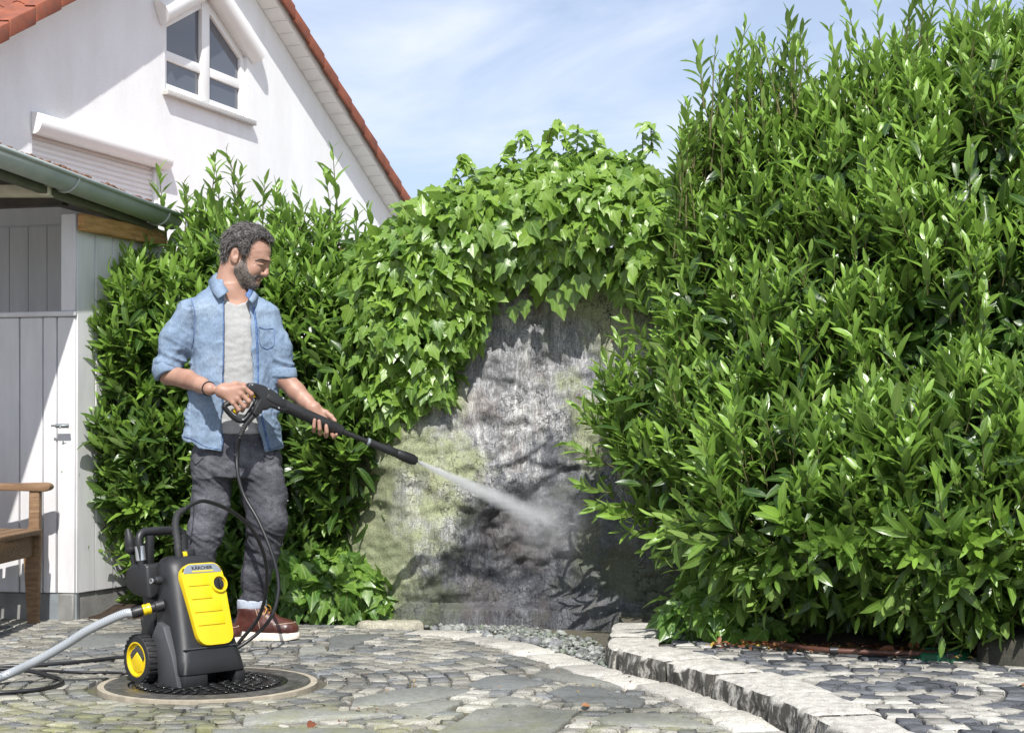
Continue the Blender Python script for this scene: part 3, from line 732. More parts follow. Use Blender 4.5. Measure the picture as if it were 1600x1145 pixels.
# low red roof glimpsed between shrub and ivy
ann = empty('annex', (-1.1, 12.5, 0), 'low annex with red tiled roof glimpsed between shrub and ivy', 'annex')
m = MB(); m.box((-.9, 13.2, .75), (3.2, 2.4, 1.5)); m.build('wall', M_plaster, ann)
m = MB(); m.hexa([Vector(p) for p in ((-2.7, 11.7, 1.62), (.9, 11.7, 1.62), (.9, 14.4, 2.55), (-2.7, 14.4, 2.55), (-2.7, 11.7, 1.7), (.9, 11.7, 1.7), (.9, 14.4, 2.63), (-2.7, 14.4, 2.63))]); rf2 = m.build('roof', M_soff, ann)
up2 = Vector((0, 2.7, .93)).normalized(); n2_ = Vector((1, 0, 0)).cross(up2); rot2 = Matrix((Vector((1, 0, 0)), up2, n2_)).transposed().to_4x4()
for row in range(8):
    for colm in range(14): link_mesh('tile', tme, None, rf2, matrix=Matrix.Translation(Vector((-2.6 + colm * .235, 11.7, 1.735)) + up2 * row * .33) @ rot2)

# ================================================================== SHED WITH PORCH ROOF
M_board = NB('painted_boards'); f1 = M_board.noise(14, 6, .6, v=M_board.map((1, 1, .2)))
M_board.set(Base_Color=M_board.mix(M_board.ramp(f1, [(.3, lin('#c6c5c6')), (.7, lin('#d6d5d5'))]), lin('#8f8d8a'), M_board.ramp(M_board.noise(35, 5, .7), [(.66, 0), (.78, .5)])), Roughness=.6)
M_board.bump(M_board.noise(40, 4, .6, v=M_board.map((1, 1, .06))), .15, .003); M_board = M_board.m
bz = NB('zinc'); f1 = bz.noise(4, 5, .6)
bz.set(Base_Color=bz.ramp(f1, [(.3, lin('#98a29d')), (.7, lin('#b3bab6'))]), Roughness=bz.ramp(bz.noise(9, 4), [(.3, .42), (.7, .6)]), Metallic=.1); bz.bump(bz.noise(14, 3), .1, .01); M_zinc = bz.m
bw = NB('raw_beam'); f1 = bw.noise(6, 6, .65, v=bw.map((1, 1, 9)))
bw.set(Base_Color=bw.mix(bw.ramp(f1, [(.25, lin('#6a4a27')), (.55, lin('#b58b55')), (.8, lin('#cfa974'))]), lin('#2a2018'), bw.ramp(bw.noise(19, 5, .7), [(.6, 0), (.75, .8)])), Roughness=.8); bw.bump(f1, .4, .006); M_beam = bw.m
M_dark = simple('dark_wood', '#4a453f', .8, .25, 10, .3, 60)
M_plinth = simple('plinth_render', '#7d7c78', .9, .3, 7, .4, 70)
M_galv = simple('galvanised', '#9aa0a2', .4, .2, 9, metal=.5)
bm_ = NB('mossy_roof'); f1 = bm_.noise(30, 6, .7)
bm_.set(Base_Color=bm_.ramp(f1, [(.25, lin('#3d2c22')), (.5, lin('#7a5744')), (.75, lin('#9d8570'))]), Roughness=.95); bm_.bump(f1, 1, .02); M_mossr = bm_.m
shed = empty('garden_shed', (-2.3, 7.9, 0), 'white boarded garden shed with zinc gutter and open window, left of the shrub', 'shed')
SC = Vector((-2.13, 7.6, 0)); US = UH.copy(); FS = Vector((-math.cos(R(12)), math.sin(R(12)), 0))   # corner, side direction, front direction (to the left)
NS = NH.copy(); NF = Vector((-FS.y, FS.x, 0)) * -1; NF = NF if NF.y < 0 else -NF
def sw(t, z, n=0.0): return SC + US * t + NS * n + Vector((0, 0, z))
def fw_(t, z, n=0.0): return SC + FS * t + NF * n + Vector((0, 0, z))
def board(fun, t0, t1, z0, z1, n0, n1, name, mat, parent, bev=.004):
    m = MB(); m.hexa([fun(t, z, n) for z in (z0, z1) for t, n in ((t0, n0), (t1, n0), (t1, n1), (t0, n1))]); return m.build(name, mat, parent, bevel=bev, seg=1)
swall = board(sw, .03, .72, .145, 1.99, -.06, -.012, 'side_wall', M_board, shed, 0)
t = .0; k = 0
while t < .65:
    w = .144; board(sw, t + .0025, t + w - .0025, .13, 1.985, -.011, .006 + .001 * (k % 2), 'board', M_board, swall); t += w; k += 1
dl = 1.5
fwall = board(fw_, .03, 2.2, .145, dl - .03, -.06, -.012, 'front_wall', M_board, shed, 0)
t = .0; k = 0; ws = (.1, .075, .125, .125, .125, .125, .125, .125, .125, .125, .125)
for w in ws:
    board(fw_, t + .002, t + w - .003, .13, dl - .02, -.011, .008 + .001 * (k % 2), 'board', M_board, fwall); t += w; k += 1
board(fw_, -.005, 2.2, dl - .018, dl + .008, -.08, .022, 'ledge', M_board, shed, .005)
board(fw_, -.004, .075, dl + .009, 1.985, -.08, .012, 'corner_post', M_board, shed, .004)
board(fw_, .076, 2.2, 2.03, 2.2, -.07, -.0, 'header', M_dark, shed, .004)
board(sw, -.02, .72, -.05, .128, -.3, -.004, 'plinth', M_plinth, shed, .006)
board(fw_, .03, 2.2, -.05, .1285, -.3, -.004, 'plinth', M_plinth, shed, .006)
m = MB(); m.hexa([fw_(t, z, n) for z in (-.02, .126) for t, n in ((-.006, -.02), (.14, -.02), (.14, .004), (-.006, .004))]); m.build('metal_flashing', M_galv, shed)
# inside: back wall, floor, right wall
board(fw_, -.0, 2.4, .0, 2.13, -1.32, -1.3, 'inner_back_wall', M_board, shed, 0)
t = .02
while t < 1.5:
    board(fw_, t + .001, t + .119, .05, 2.12, -1.298, -1.29, 'inner_board', M_board, shed, .0015); t += .12
board(fw_, .6, 2.4, 2.131, 2.37, -1.32, -1.3, 'inner_gable', M_board, shed, 0)
board(fw_, -.0, 2.4, -.02, .06, -1.3, -.07, 'floor', M_dark, shed, 0)
# the timber over the side wall
board(sw, -.008, .70, 1.90, 1.984, .012, .05, 'beam', M_beam, shed, .005)
# gutter: half-round zinc between two points
GA, GB_ = P(270, 341, 8.2), P(-300, 128, 5.75)
gd = (GB_ - GA); glen = gd.length; gd.normalize(); gs = Vector((gd.y, -gd.x, 0)).normalized()
if gs.x < 0: gs = -gs                     # towards the yard
gu = gs.cross(gd); gu = gu if gu.z > 0 else -gu
def gpt(t, o, u): return GA + gd * t + gs * o + gu * u
gr = .062
m = MB(); v = []; prof = [(-gr, .01)] + [(-gr * math.cos(a), -gr * math.sin(a)) for a in [math.pi * k / 14 for k in range(15)]]
prof += [(gr + .004 + .009 * math.cos(a), .006 + .009 * math.sin(a)) for a in [math.pi + k * math.pi / 4 for k in range(-1, -8, -1)]]
for t in (0, glen):
    v += [gpt(t, o, u) for o, u in prof]
k = len(prof); m.add(v, [(i, i + 1, k + i + 1, k + i) for i in range(k - 1)])
gut = m.build('gutter', M_zinc, shed, smooth=True, autosmooth=50)
md = gut.modifiers.new('t', 'SOLIDIFY'); md.thickness = .002
m = MB(); m.add([gpt(0, o, u) for o, u in prof[:16]], [tuple(range(16))]); m.build('gutter_end_cap', M_zinc, gut)
for t in (.14, .95, 1.76):
    m = MB(); m.tube([gpt(t + .012 * math.sin(a), -(gr + .004) * math.cos(a), -(gr + .004) * math.sin(a)) for a in [math.pi * q / 14 for q in range(-1, 16)]], .006, 6); m.build('gutter_bracket', M_zinc, gut, smooth=True)
# porch roof rising to the left behind the gutter, its underside and edge boards
def rpt(t, o, u): return GA + gd * t + gs * o + Vector((0, 0, u)) + Vector((0, 0, gd.z * 0))
rise = .26
m = MB(); q = [(-.05, -.045), (glen, -.045), (glen, -3.2), (-.05, -3.2)]
m.hexa([rpt(t, o, .012 - (o + .045) * rise) for t, o in q] + [rpt(t, o, .05 - (o + .045) * rise) for t, o in q]); proof = m.build('porch_roof', M_mossr, shed)
m = MB(); q = [(-2.0, -.5), (-.052, -.5), (-.052, -3.2), (-2.0, -3.2)]; m.hexa([rpt(t, o, .012 - (o + .045) * rise) for t, o in q] + [rpt(t, o, .05 - (o + .045) * rise) for t, o in q]); m.build('rear_roof', M_mossr, shed)
m = MB(); q = [(-2.0, -.52), (.29, -.52), (.29, -3.1), (-2.0, -3.1)]; m.hexa([rpt(t, o, -.03 - (o + .12) * rise) for t, o in q] + [rpt(t, o, -.012 - (o + .12) * rise) for t, o in q]); m.build('inner_ceiling', M_dark, shed)
it = []
for k in range(420):
    t = random.random() * glen; o = -.045 - .03 * random.random(); it.append((rpt(t, o, .052 + random.uniform(-.01, .01)), random.uniform(.008, .02), tcol('#6b4e3d', '#8d6c55', '#4b382c', '#5c5b3a')))
pebble_mesh(it, 'roof_moss', M_mossr, parent=shed, kind='stuff')
m = MB(); m.hexa([rpt(t, o, u) for u in (-.085, -.05) for t, o in ((.06, -.09), (glen, -.09), (glen, -.05), (.06, -.05))]); m.build('fascia', simple('fascia_olive', '#5a5d4c', .7, .2, 15), shed, bevel=.004)
m = MB(); q = [(.3, -.12), (glen, -.12), (glen, -3.1), (.3, -3.1)]; m.hexa([rpt(t, o, -.03 - (o + .12) * rise) for t, o in q] + [rpt(t, o, -.012 - (o + .12) * rise) for t, o in q]); m.build('ceiling', M_dark, shed)
m = MB(); c = P(62, 298, 7.25); m.box(c + Vector((-.35, .02, .0)), (.8, .07, .05)); m.build('rafter', simple('pale_rafter', '#c9c3ae', .8, .2, 9), shed, bevel=.004)
# latch on the door
lt = MB(); c = P(97, 665, 7.56); M3 = Matrix((-FS, NF * -1, Vector((0, 0, 1)))).transposed()
lt.box(c, (.07, .006, .022), M3); lt.build('latch_plate', M_galv, shed, bevel=.002)
lt = MB(); lt.tube([c - FS * -.05 + NF * .012, c - FS * .04 + NF * .012], .005, 8); lt.tube([c + NF * .012, c + NF * .022 + Vector((0, 0, -.012))], .004, 6); lt.build('latch_bolt', M_galv, shed, smooth=True)

# ================================================================== BENCH
bw = NB('weathered_teak'); f1 = bw.noise(16, 7, .7, v=bw.map((.6, 4, 4))); 
bw.set(Base_Color=bw.mix(bw.ramp(f1, [(.25, lin('#4e3a28')), (.5, lin('#7d6146')), (.8, lin('#a08768'))]), lin('#3a3026'), bw.ramp(bw.noise(40, 4, .7), [(.6, 0), (.75, .6)])), Roughness=.75); bw.bump(f1, .4, .004); M_teak = bw.m
BX, BY = -2.29, 7.46
bench = empty('garden_bench', (BX - .25, 6.8, 0), 'weathered brown teak garden bench in front of the shed', 'bench')
def leg(x, y, tall, w=.05):
    m = MB(); pts = [(x - .028, 0), (x + .018, 0), (x + .03, .36), (x + .034, .43), (x + .028, .47), (x + .03, tall), (x - .02, tall), (x - .022, .47), (x - .05, .42), (x - .05, .36)]
    m.prism([Vector((a, y, z)) for a, z in pts], Vector((0, -w / 2, 0)), Vector((0, w / 2, 0))); m.build('leg', M_teak, bench, bevel=.005)
for y in (BY, BY - 1.35):
    leg(BX, y, .635); leg(BX - .5, y, .95)
    m = MB(); arm = [(BX - .56, .64), (BX - .1, .637), (BX + .05, .632), (BX + .078, .64), (BX + .088, .656), (BX + .075, .672), (BX + .045, .676), (BX - .1, .672), (BX - .56, .675)]
    m.prism([Vector((a, y, z)) for a, z in arm], Vector((0, -.035, 0)), Vector((0, .035, 0))); m.build('armrest', M_teak, bench, bevel=.008)
    m = MB(); m.box((BX - .26, y, .375), (.42, .035, .1)); m.build('side_rail', M_teak, bench, bevel=.004)
m = MB(); m.box((BX - .012, BY - .675, .375), (.035, 1.29, .1)); m.build('front_rail', M_teak, bench, bevel=.004)
for k in range(6): m = MB(); m.box((BX + .01 - k * .085, BY - .675, .442), (.07, 1.42 if k else 1.28, .024)); m.build('seat_slat', M_teak, bench, bevel=.004)
for k in range(11): m = MB(); m.box((BX - .5, BY - .1 - k * .115, .68), (.02, .05, .42)); m.build('back_slat', M_teak, bench, bevel=.003)
m = MB(); m.box((BX - .5, BY - .675, .92), (.03, 1.29, .07)); m.build('top_rail', M_teak, bench, bevel=.006)
# ================================================================== FOLIAGE
def leaf_mat(name, young, old, vein, ivy=False):
    b = NB(name); a = b.attr('lf').outputs['Vector']; x, y, tone = b.sep(a)
    n1 = b.noise(25, 4, .6)
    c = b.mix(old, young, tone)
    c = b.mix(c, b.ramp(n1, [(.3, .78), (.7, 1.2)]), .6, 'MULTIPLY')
    ay = b.math('ABSOLUTE', y)
    mid = b.ramp(ay, [(.0, 1), (.09, 0)])
    if ivy:
        ang = b.math('ARCTAN2', ay, b.math('ADD', x, .02))
        for th in (.62, 1.25):
            mid = b.math('MAXIMUM', mid, b.ramp(b.math('ABSOLUTE', b.math('SUBTRACT', ang, th)), [(.0, .8), (.06, 0)]))
    else:
        vv = b.math('FRACT', b.math('MULTIPLY', b.math('SUBTRACT', x, b.math('MULTIPLY', ay, .13)), 9.0))
        mid = b.math('MAXIMUM', mid, b.ramp(vv, [(.0, .22), (.15, 0), (.85, 0), (1, .22)]))
    c = b.mix(c, vein, b.math('MULTIPLY', mid, .55))
    geo = b.n('ShaderNodeNewGeometry')
    c = b.mix(c, b.mix(c, (.36, .47, .15, 1), .5), b.math('MULTIPLY', geo.outputs['Backfacing'], .5))
    b.set(Base_Color=c, Roughness=b.math('ADD', b.ramp(n1, [(.3, .24), (.7, .4)]), b.math('MULTIPLY', geo.outputs['Backfacing'], .3)), Specular_IOR_Level=.5)
    b.bump(b.math('ADD', b.math('MULTIPLY', mid, -.6), n1), .25, .003)
    tr = b.n('ShaderNodeBsdfTranslucent'); b.l(b.mix(c, (.42, .76, .10, 1), .4), tr.inputs['Color'])
    ms = b.n('ShaderNodeMixShader'); ms.inputs[0].default_value = .27
    b.l(b.b.outputs[0], ms.inputs[1]); b.l(tr.outputs[0], ms.inputs[2]); b.l(ms.outputs[0], b.out.inputs[0])
    return b.m
M_laurel = leaf_mat('laurel_leaf', (.195, .335, .045, 1), (.016, .05, .010, 1), (.36, .46, .14, 1))  # old leaf colour deepened, so inner leaves paint shade into the gaps
M_ivy = leaf_mat('ivy_leaf', (.215, .345, .045, 1), (.05, .125, .02, 1), (.34, .44, .16, 1), True)
M_bark = simple('twig_bark', '#5d5a35', .8, .3, 30)
M_stemg = simple('green_twig', '#7f9a45', .6, .2, 30)
# leaf templates: columns x (along), y (across, -1..1), faces
LT = np.array([[0, 0], [.16, .62], [.16, 0], [.16, -.62], [.42, 1], [.42, 0], [.42, -1], [.72, .8], [.72, 0], [.72, -.8], [.9, .38], [.9, 0], [.9, -.38], [1, 0]], float)
LTF = [(0, 2, 1), (0, 3, 2), (1, 2, 5, 4), (2, 3, 6, 5), (4, 5, 8, 7), (5, 6, 9, 8), (7, 8, 11, 10), (8, 9, 12, 11), (10, 11, 13), (11, 12, 13)]
IT = np.array([[0, 0], [.30, 0], [.62, 0], [1, 0], [-.10, .30], [.02, .58], [.24, .92], [.33, .55], [.56, .60], [.66, .36], [-.10, -.30], [.02, -.58], [.24, -.92], [.33, -.55], [.56, -.60], [.66, -.36]], float)
ITF = [(0, 1, 4), (4, 1, 5), (5, 1, 7, 6), (1, 2, 8, 7), (2, 9, 8), (2, 3, 9), (0, 10, 1), (10, 11, 1), (11, 12, 13, 1), (1, 13, 14, 2), (2, 14, 15), (2, 15, 3)]
def tri(fs): 
    o = []
    for f in fs: o += [f] if len(f) == 3 else [(f[0], f[1], f[2]), (f[0], f[2], f[3])]
    return np.array(o)
class Leaves:
    def __init__(s, T, TF, fold, mat, wr): s.T, s.F, s.fold, s.mat, s.wr = T, tri(TF), fold, mat, wr; s.d = []
    def put(s, p, d, n, L, W, curl, tone): s.d.append((*p, *d, *n, L, W, curl, tone))
    def frames(s, A):
        X = A[:, 3:6] / np.linalg.norm(A[:, 3:6], axis=1, keepdims=True)
        Yv = np.cross(A[:, 6:9], X); Yv /= np.linalg.norm(Yv, axis=1, keepdims=True) + 1e-9; Z = np.cross(X, Yv); return X, Yv, Z
    def local(s, W, curl, twist=0):
        """unit-length leaf in local space, W (n,), curl (n,) -> (n,k,3)"""
        x = s.T[None, :, 0]; y = s.T[None, :, 1] * W[:, None]
        z = s.fold * np.abs(y) - curl[:, None] * np.clip(x, 0, 1) ** 2 + (s.wr * np.sin(x * 9 + curl[:, None] * 30) * (s.T[None, :, 1]))*W[:, None]
        return np.stack([np.broadcast_to(x, z.shape), np.broadcast_to(y, z.shape), z], -1)
    def build(s, parent, hide=lambda px, py: False, nparts=300, name='leaf', rest='foliage'):
        A = np.array(s.d); X, Yv, Z = s.frames(A); P0 = A[:, :3]; L = A[:, 9]; n = len(A)
        # which leaves show largest: coarse depth buffer
        best = {}; vis = np.zeros(n)
        pts = []
        for t in (.3, .55, .8):
            q = P0 + X * (L * t)[:, None]; px = 800 + F * q[:, 0] / q[:, 1]; py = HZ - F * (q[:, 2] - CH) / q[:, 1]; pts.append((px, py, q[:, 1]))
        W_, H_ = 330, 235; zb = np.full((W_, H_), 1e9)
        for px, py, dep in pts:
            i = np.clip((px / 5).astype(int), -1, W_ - 1); j = np.clip((py / 5).astype(int), -1, H_ - 1); ok = (i >= 0) & (j >= 0) & (px < 1600) & (py < 1145)
            np.minimum.at(zb, (i[ok], j[ok]), dep[ok])
        for px, py, dep in pts:
            i = np.clip((px / 5).astype(int), 0, W_ - 1); j = np.clip((py / 5).astype(int), 0, H_ - 1); ok = (px > 0) & (py > 0) & (px < 1600) & (py < 1145)
            vis += ok & (dep <= zb[i, j] + .03)
        vd = P0 - np.array([0, 0, CH]); vd /= np.linalg.norm(vd, axis=1, keepdims=True)
        area = L * L * A[:, 10] * np.abs((Z * vd).sum(1)) / P0[:, 1] ** 2 * (vis >= 2)
        if hide is not None:
            hm = np.array([hide(a, b_) for a, b_ in zip(pts[1][0], pts[1][1])]); area[hm] = 0
        order = np.argsort(-area); pick = order[:nparts]; pick = pick[area[pick] > 0]
        # single leaves share twelve meshes
        var = []
        for tone in (.08, .3, .55, .8):
            for cu in (.08, .25, .42):
                lv = s.local(np.array([s.Wm]), np.array([cu]))[0]; me = mesh_np(name, lv, s.F); me.materials.append(s.mat)
                at = me.attributes.new('lf', 'FLOAT_VECTOR', 'POINT'); at.data.foreach_set('vector', np.column_stack([s.T[:, 0], s.T[:, 1], np.full(len(s.T), tone)]).astype(np.float32).ravel())
                var.append((tone, cu, me))
        for i in pick:
            _, _, me = min(var, key=lambda v: abs(v[0] - A[i, 12]) + abs(v[1] - A[i, 11]))
            m = Matrix((Vector(X[i]) * L[i], Vector(Yv[i]) * L[i] * A[i, 10] / s.Wm, Vector(Z[i]) * L[i])).transposed().to_4x4(); m.translation = Vector(P0[i])
            link_mesh(name, me, None, parent, matrix=m)
        keep = np.ones(n, bool); keep[pick] = False; K = np.nonzero(keep)[0]
        lv = s.local(A[K, 10], A[K, 11]) * L[K][:, None, None]
        V = P0[K][:, None] + lv[..., 0:1] * X[K][:, None] + lv[..., 1:2] * Yv[K][:, None] + lv[..., 2:3] * Z[K][:, None]
        k = len(s.T); Fq = (s.F[None] + (np.arange(len(K)) * k)[:, None, None]).reshape(-1, 3)
        me = mesh_np(rest, V.reshape(-1, 3), Fq); me.materials.append(s.mat)
        att = np.stack([np.broadcast_to(s.T[None, :, 0], (len(K), k)), np.broadcast_to(s.T[None, :, 1], (len(K), k)), np.broadcast_to(A[K, 12][:, None], (len(K), k))], -1)
        at = me.attributes.new('lf', 'FLOAT_VECTOR', 'POINT'); at.data.foreach_set('vector', att.astype(np.float32).ravel())
        link_mesh(rest, me, None, parent, kind='stuff')
def laurel(): l = Leaves(LT, LTF, .32, M_laurel, .12); l.Wm = .155; return l
def ivyl(): l = Leaves(IT, ITF, .18, M_ivy, .10); l.Wm = .5; return l
def rv(k=1.0): return Vector((random.gauss(0, k), random.gauss(0, k), random.gauss(0, k)))
def shoot(lv, stems, base, d, length, nl, LL, tip=.8, root=.25, spread=(.45, .95), bend=.25, stem=True, r0=.0032):
    """a laurel shoot: leaves spiralling up a stem, younger towards the tip"""
    d = d.normalized(); pts = []; p = base.copy(); k = 5
    for i in range(k + 1):
        pts.append(p.copy()); d = (d + Vector((0, 0, bend / k)) + rv(.05)).normalized(); p = p + d * length / k
    if stem: stems.tube(pts, [r0 * (1 - .7 * i / k) for i in range(k + 1)], 4, cap=False)
    ph = random.random() * 6.28
    for i in range(nl):
        t = .12 + .88 * (i + random.uniform(-.2, .2)) / max(1, nl - 1); t = min(max(t, .05), 1)
        j = min(int(t * k), k - 1); q = pts[j].lerp(pts[j + 1], t * k - j); ax = (pts[j + 1] - pts[j]).normalized()
        ph += 2.4 + random.uniform(-.3, .3); a = ax.orthogonal().normalized(); b_ = ax.cross(a)
        rad = a * math.cos(ph) + b_ * math.sin(ph)
        an = random.uniform(*spread) * (1.0 - .5 * t)
        ld = (ax * math.cos(an) + rad * math.sin(an) + rv(.1)).normalized()
        nn = ax - ld * ax.dot(ld) + rv(.12)
        sz = LL * random.uniform(.75, 1.15) * (1 - .35 * max(0, t - .75) / .25)
        lv.put(q, ld, nn, sz, random.uniform(.115, .17), random.uniform(-.05, .45), max(0, min(1, root + (tip - root) * t + random.uniform(-.12, .12))))
class Blobs:
    def __init__(s, items): s.b = [(Vector(c), Vector(r)) for c, r in items]; s.w = [max(r) * min(r) for _, r in s.b]
    def inside(s, p, k, skip=None):
        return any(i != skip and sum(((p[a] - c[a]) / r[a]) ** 2 for a in range(3)) < k * k for i, (c, r) in enumerate(s.b))
    def sample(s, n, shrink=1.0, back=.45, jit=.06, other=.9, gap=None):
        out = []; tries = 0
        while len(out) < n and tries < n * 60:
            tries += 1; i = random.choices(range(len(s.b)), s.w)[0]; c, r = s.b[i]; d = rv().normalized()
            if d.y > back: continue
            k = shrink * (1 + random.gauss(0, jit) + .12 * mnoise.noise((d.x * 2.2 + i * 7, d.y * 2.2, d.z * 2.2)))
            p = Vector((c.x + r.x * d.x * k, c.y + r.y * d.y * k, c.z + r.z * d.z * k))
            if gap is not None and mnoise.noise(p * 4.2) + .5 * mnoise.noise(p * 9) < gap: continue
            if p.z < .02 or s.inside(p, other * shrink, i): continue
            out.append((p, Vector((d.x / r.x, d.y / r.y, d.z / r.z)).normalized()))
        return out
def B(px, py, Y, rx, ry, rz): return (P(px, py, Y), (rx, ry, rz))
UP = Vector((0, 0, 1))

# ---------------- big cherry laurel hedge on the right
hedge = empty('laurel_hedge', (1.6, 6.4, .08), 'tall glossy cherry laurel hedge filling the right side on the raised terrace', 'hedge')
bl = Blobs([B(1330, 620, 6.65, .72, .55, .74), B(1560, 580, 6.4, .77, .6, .95), B(1245, 385, 6.95, .46, .45, .52), B(1430, 325, 6.7, .57, .5, .50), B(1600, 290, 6.5, .5, .5, .58),
            B(1072, 665, 6.98, .32, .24, .26), B(1188, 510, 6.92, .38, .36, .50), B(1145, 745, 6.86, .46, .32, .27), B(1340, 790, 6.08, .60, .42, .33), B(1570, 780, 5.82, .60, .45, .40), B(1172, 350, 7.05, .25, .3, .40), B(1500, 440, 6.45, .5, .5, .6), B(1250, 890, 6.62, .36, .3, .23), B(1420, 900, 6.45, .38, .3, .2), B(1600, 900, 6.25, .4, .3, .22), B(1790, 480, 6.3, .5, .5, 1.0), B(1790, 830, 5.95, .45, .4, .4)])
lv = laurel(); st = MB()
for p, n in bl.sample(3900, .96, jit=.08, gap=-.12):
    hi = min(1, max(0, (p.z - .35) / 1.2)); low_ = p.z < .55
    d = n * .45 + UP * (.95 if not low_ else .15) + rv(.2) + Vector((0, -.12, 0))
    young = random.random() < (.4 + .58 * hi) * (1 if p.z > .5 else .25)  # fewer young leaves low down, painting the shade under the overhang
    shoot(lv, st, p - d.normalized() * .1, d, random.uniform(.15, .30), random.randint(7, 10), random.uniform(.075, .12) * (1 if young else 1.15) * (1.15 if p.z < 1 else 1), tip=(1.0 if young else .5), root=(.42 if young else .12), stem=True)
for sh, cnt, bk_, ot in ((.78, 1100, .3, .7), (.6, 700, .5, .7), (.9, 900, 1, .6), (.45, 800, 1, .3), (.7, 900, 1, .6)):   # older leaves deeper in, toned darker to paint shade in the gaps
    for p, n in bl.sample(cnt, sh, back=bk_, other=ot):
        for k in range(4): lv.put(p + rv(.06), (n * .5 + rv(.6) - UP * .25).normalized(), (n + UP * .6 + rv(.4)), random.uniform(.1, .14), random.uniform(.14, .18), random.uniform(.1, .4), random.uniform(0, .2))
# skirt of hanging old leaves, shade of the overhang put into their tone
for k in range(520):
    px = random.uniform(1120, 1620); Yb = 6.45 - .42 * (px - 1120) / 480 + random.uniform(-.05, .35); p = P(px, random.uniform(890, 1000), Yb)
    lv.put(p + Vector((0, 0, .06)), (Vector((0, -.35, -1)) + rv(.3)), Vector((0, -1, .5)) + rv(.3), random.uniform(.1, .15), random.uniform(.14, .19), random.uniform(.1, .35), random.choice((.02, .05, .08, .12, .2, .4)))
for px, py, Y in ((1150, 190, 6.8), (1115, 170, 6.85), (1135, 120, 6.85), (1165, 150, 6.8), (1228, 160, 6.7), (1213, 120, 6.7), (1240, 100, 6.7), (1225, 60, 6.72), (1310, 130, 6.65), (1330, 110, 6.65), (1352, 120, 6.6), (1290, 160, 6.7), (1420, 80, 6.55), (1440, 50, 6.5), (1412, 45, 6.5), (1460, 90, 6.5), (1530, 80, 6.45), (1555, 75, 6.4), (1585, 60, 6.4), (1600, 30, 6.35), (1500, 110, 6.5), (1480, 70, 6.5), (1570, 100, 6.4), (1380, 140, 6.6), (1065, 240, 6.85), (1050, 260, 6.9), (1085, 210, 6.85), (1100, 110, 6.85), (1170, 100, 6.8), (1435, 20, 6.5), (1610, 70, 6.3)):
    dark = random.random() < .25
    shoot(lv, st, P(px, py + 60, Y), UP + rv(.1), random.uniform(.22, .34), random.randint(10, 14), random.uniform(.075, .105), tip=(.9 if not dark else .25), root=.5 if not dark else .1, spread=(.4, .8), r0=.005)
for k in range(170):
    px = random.uniform(1050, 1640); topy = 275 - 130 * min(1, max(0, (px - 1050) / 90)) - 60 * min(1, max(0, (px - 1300) / 250)); Y = 6.85 - .4 * (px - 1050) / 550 + random.uniform(-.1, .15)
    shoot(lv, st, P(px, topy + random.uniform(20, 150), Y), UP + rv(.12), random.uniform(.22, .42), random.randint(10, 15), random.uniform(.07, .1), tip=.95, root=.5, spread=(.4, .85), r0=.005)
# shoots reaching left over the rock
for px, py, Y, dx, dz in ((960, 640, 7.02, -.4, .9), (985, 600, 7.02, -.35, 1), (975, 700, 6.97, -.8, .5), (960, 730, 6.92, -1, .3), (965, 770, 6.92, -1, .05), (1000, 790, 6.92, -.8, -.1), (1025, 510, 7.12, -.5, .7), (1020, 540, 7.12, -.6, .5), (1040, 560, 7.12, -.8, .3), (1000, 660, 6.92, -.5, .7), (1040, 820, 6.92, -.6, -.2), (1090, 850, 6.87, -.5, -.2), (1110, 880, 6.87, -.3, -.3), (985, 680, 6.97, -.3, 1), (1050, 480, 7.17, -.3, 1), (1045, 430, 7.22, -.3, 1), (1010, 750, 6.92, -.7, .5), (955, 690, 6.97, -.7, .8)):
    shoot(lv, st, P(px, py, Y), Vector((dx, -.3, dz)), random.uniform(.18, .24), 10, random.uniform(.09, .115), tip=.9, root=.4)
for k in range(1500):                      # dark fill leaves added at the back, painted shade behind see-through gaps
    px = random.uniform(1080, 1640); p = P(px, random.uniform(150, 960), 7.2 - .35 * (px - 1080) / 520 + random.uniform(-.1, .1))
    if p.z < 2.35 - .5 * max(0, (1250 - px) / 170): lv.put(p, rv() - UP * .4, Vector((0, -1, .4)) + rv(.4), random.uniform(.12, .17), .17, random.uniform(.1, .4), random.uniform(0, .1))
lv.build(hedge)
st.build('branches', M_bark, hedge, smooth=True, kind='stuff')
tr = MB()
for k in range(14):
    x = 1.05 + 1.9 * k / 13 + random.uniform(-.05, .05); y = 6.75 - .15 * (x - 1) + random.uniform(-.1, .2); p = Vector((x, y, .05)); 
    m = MB(); m.tube(spline([p, p + Vector((random.uniform(-.08, .08), -.02, .5)), p + Vector((random.uniform(-.15, .15), -.05, 1.1)), p + Vector((random.uniform(-.2, .2), 0, 1.75))], 4), [.022 - .0012 * i for i in range(13)], 7); m.build('trunk', M_bark, hedge, smooth=True)

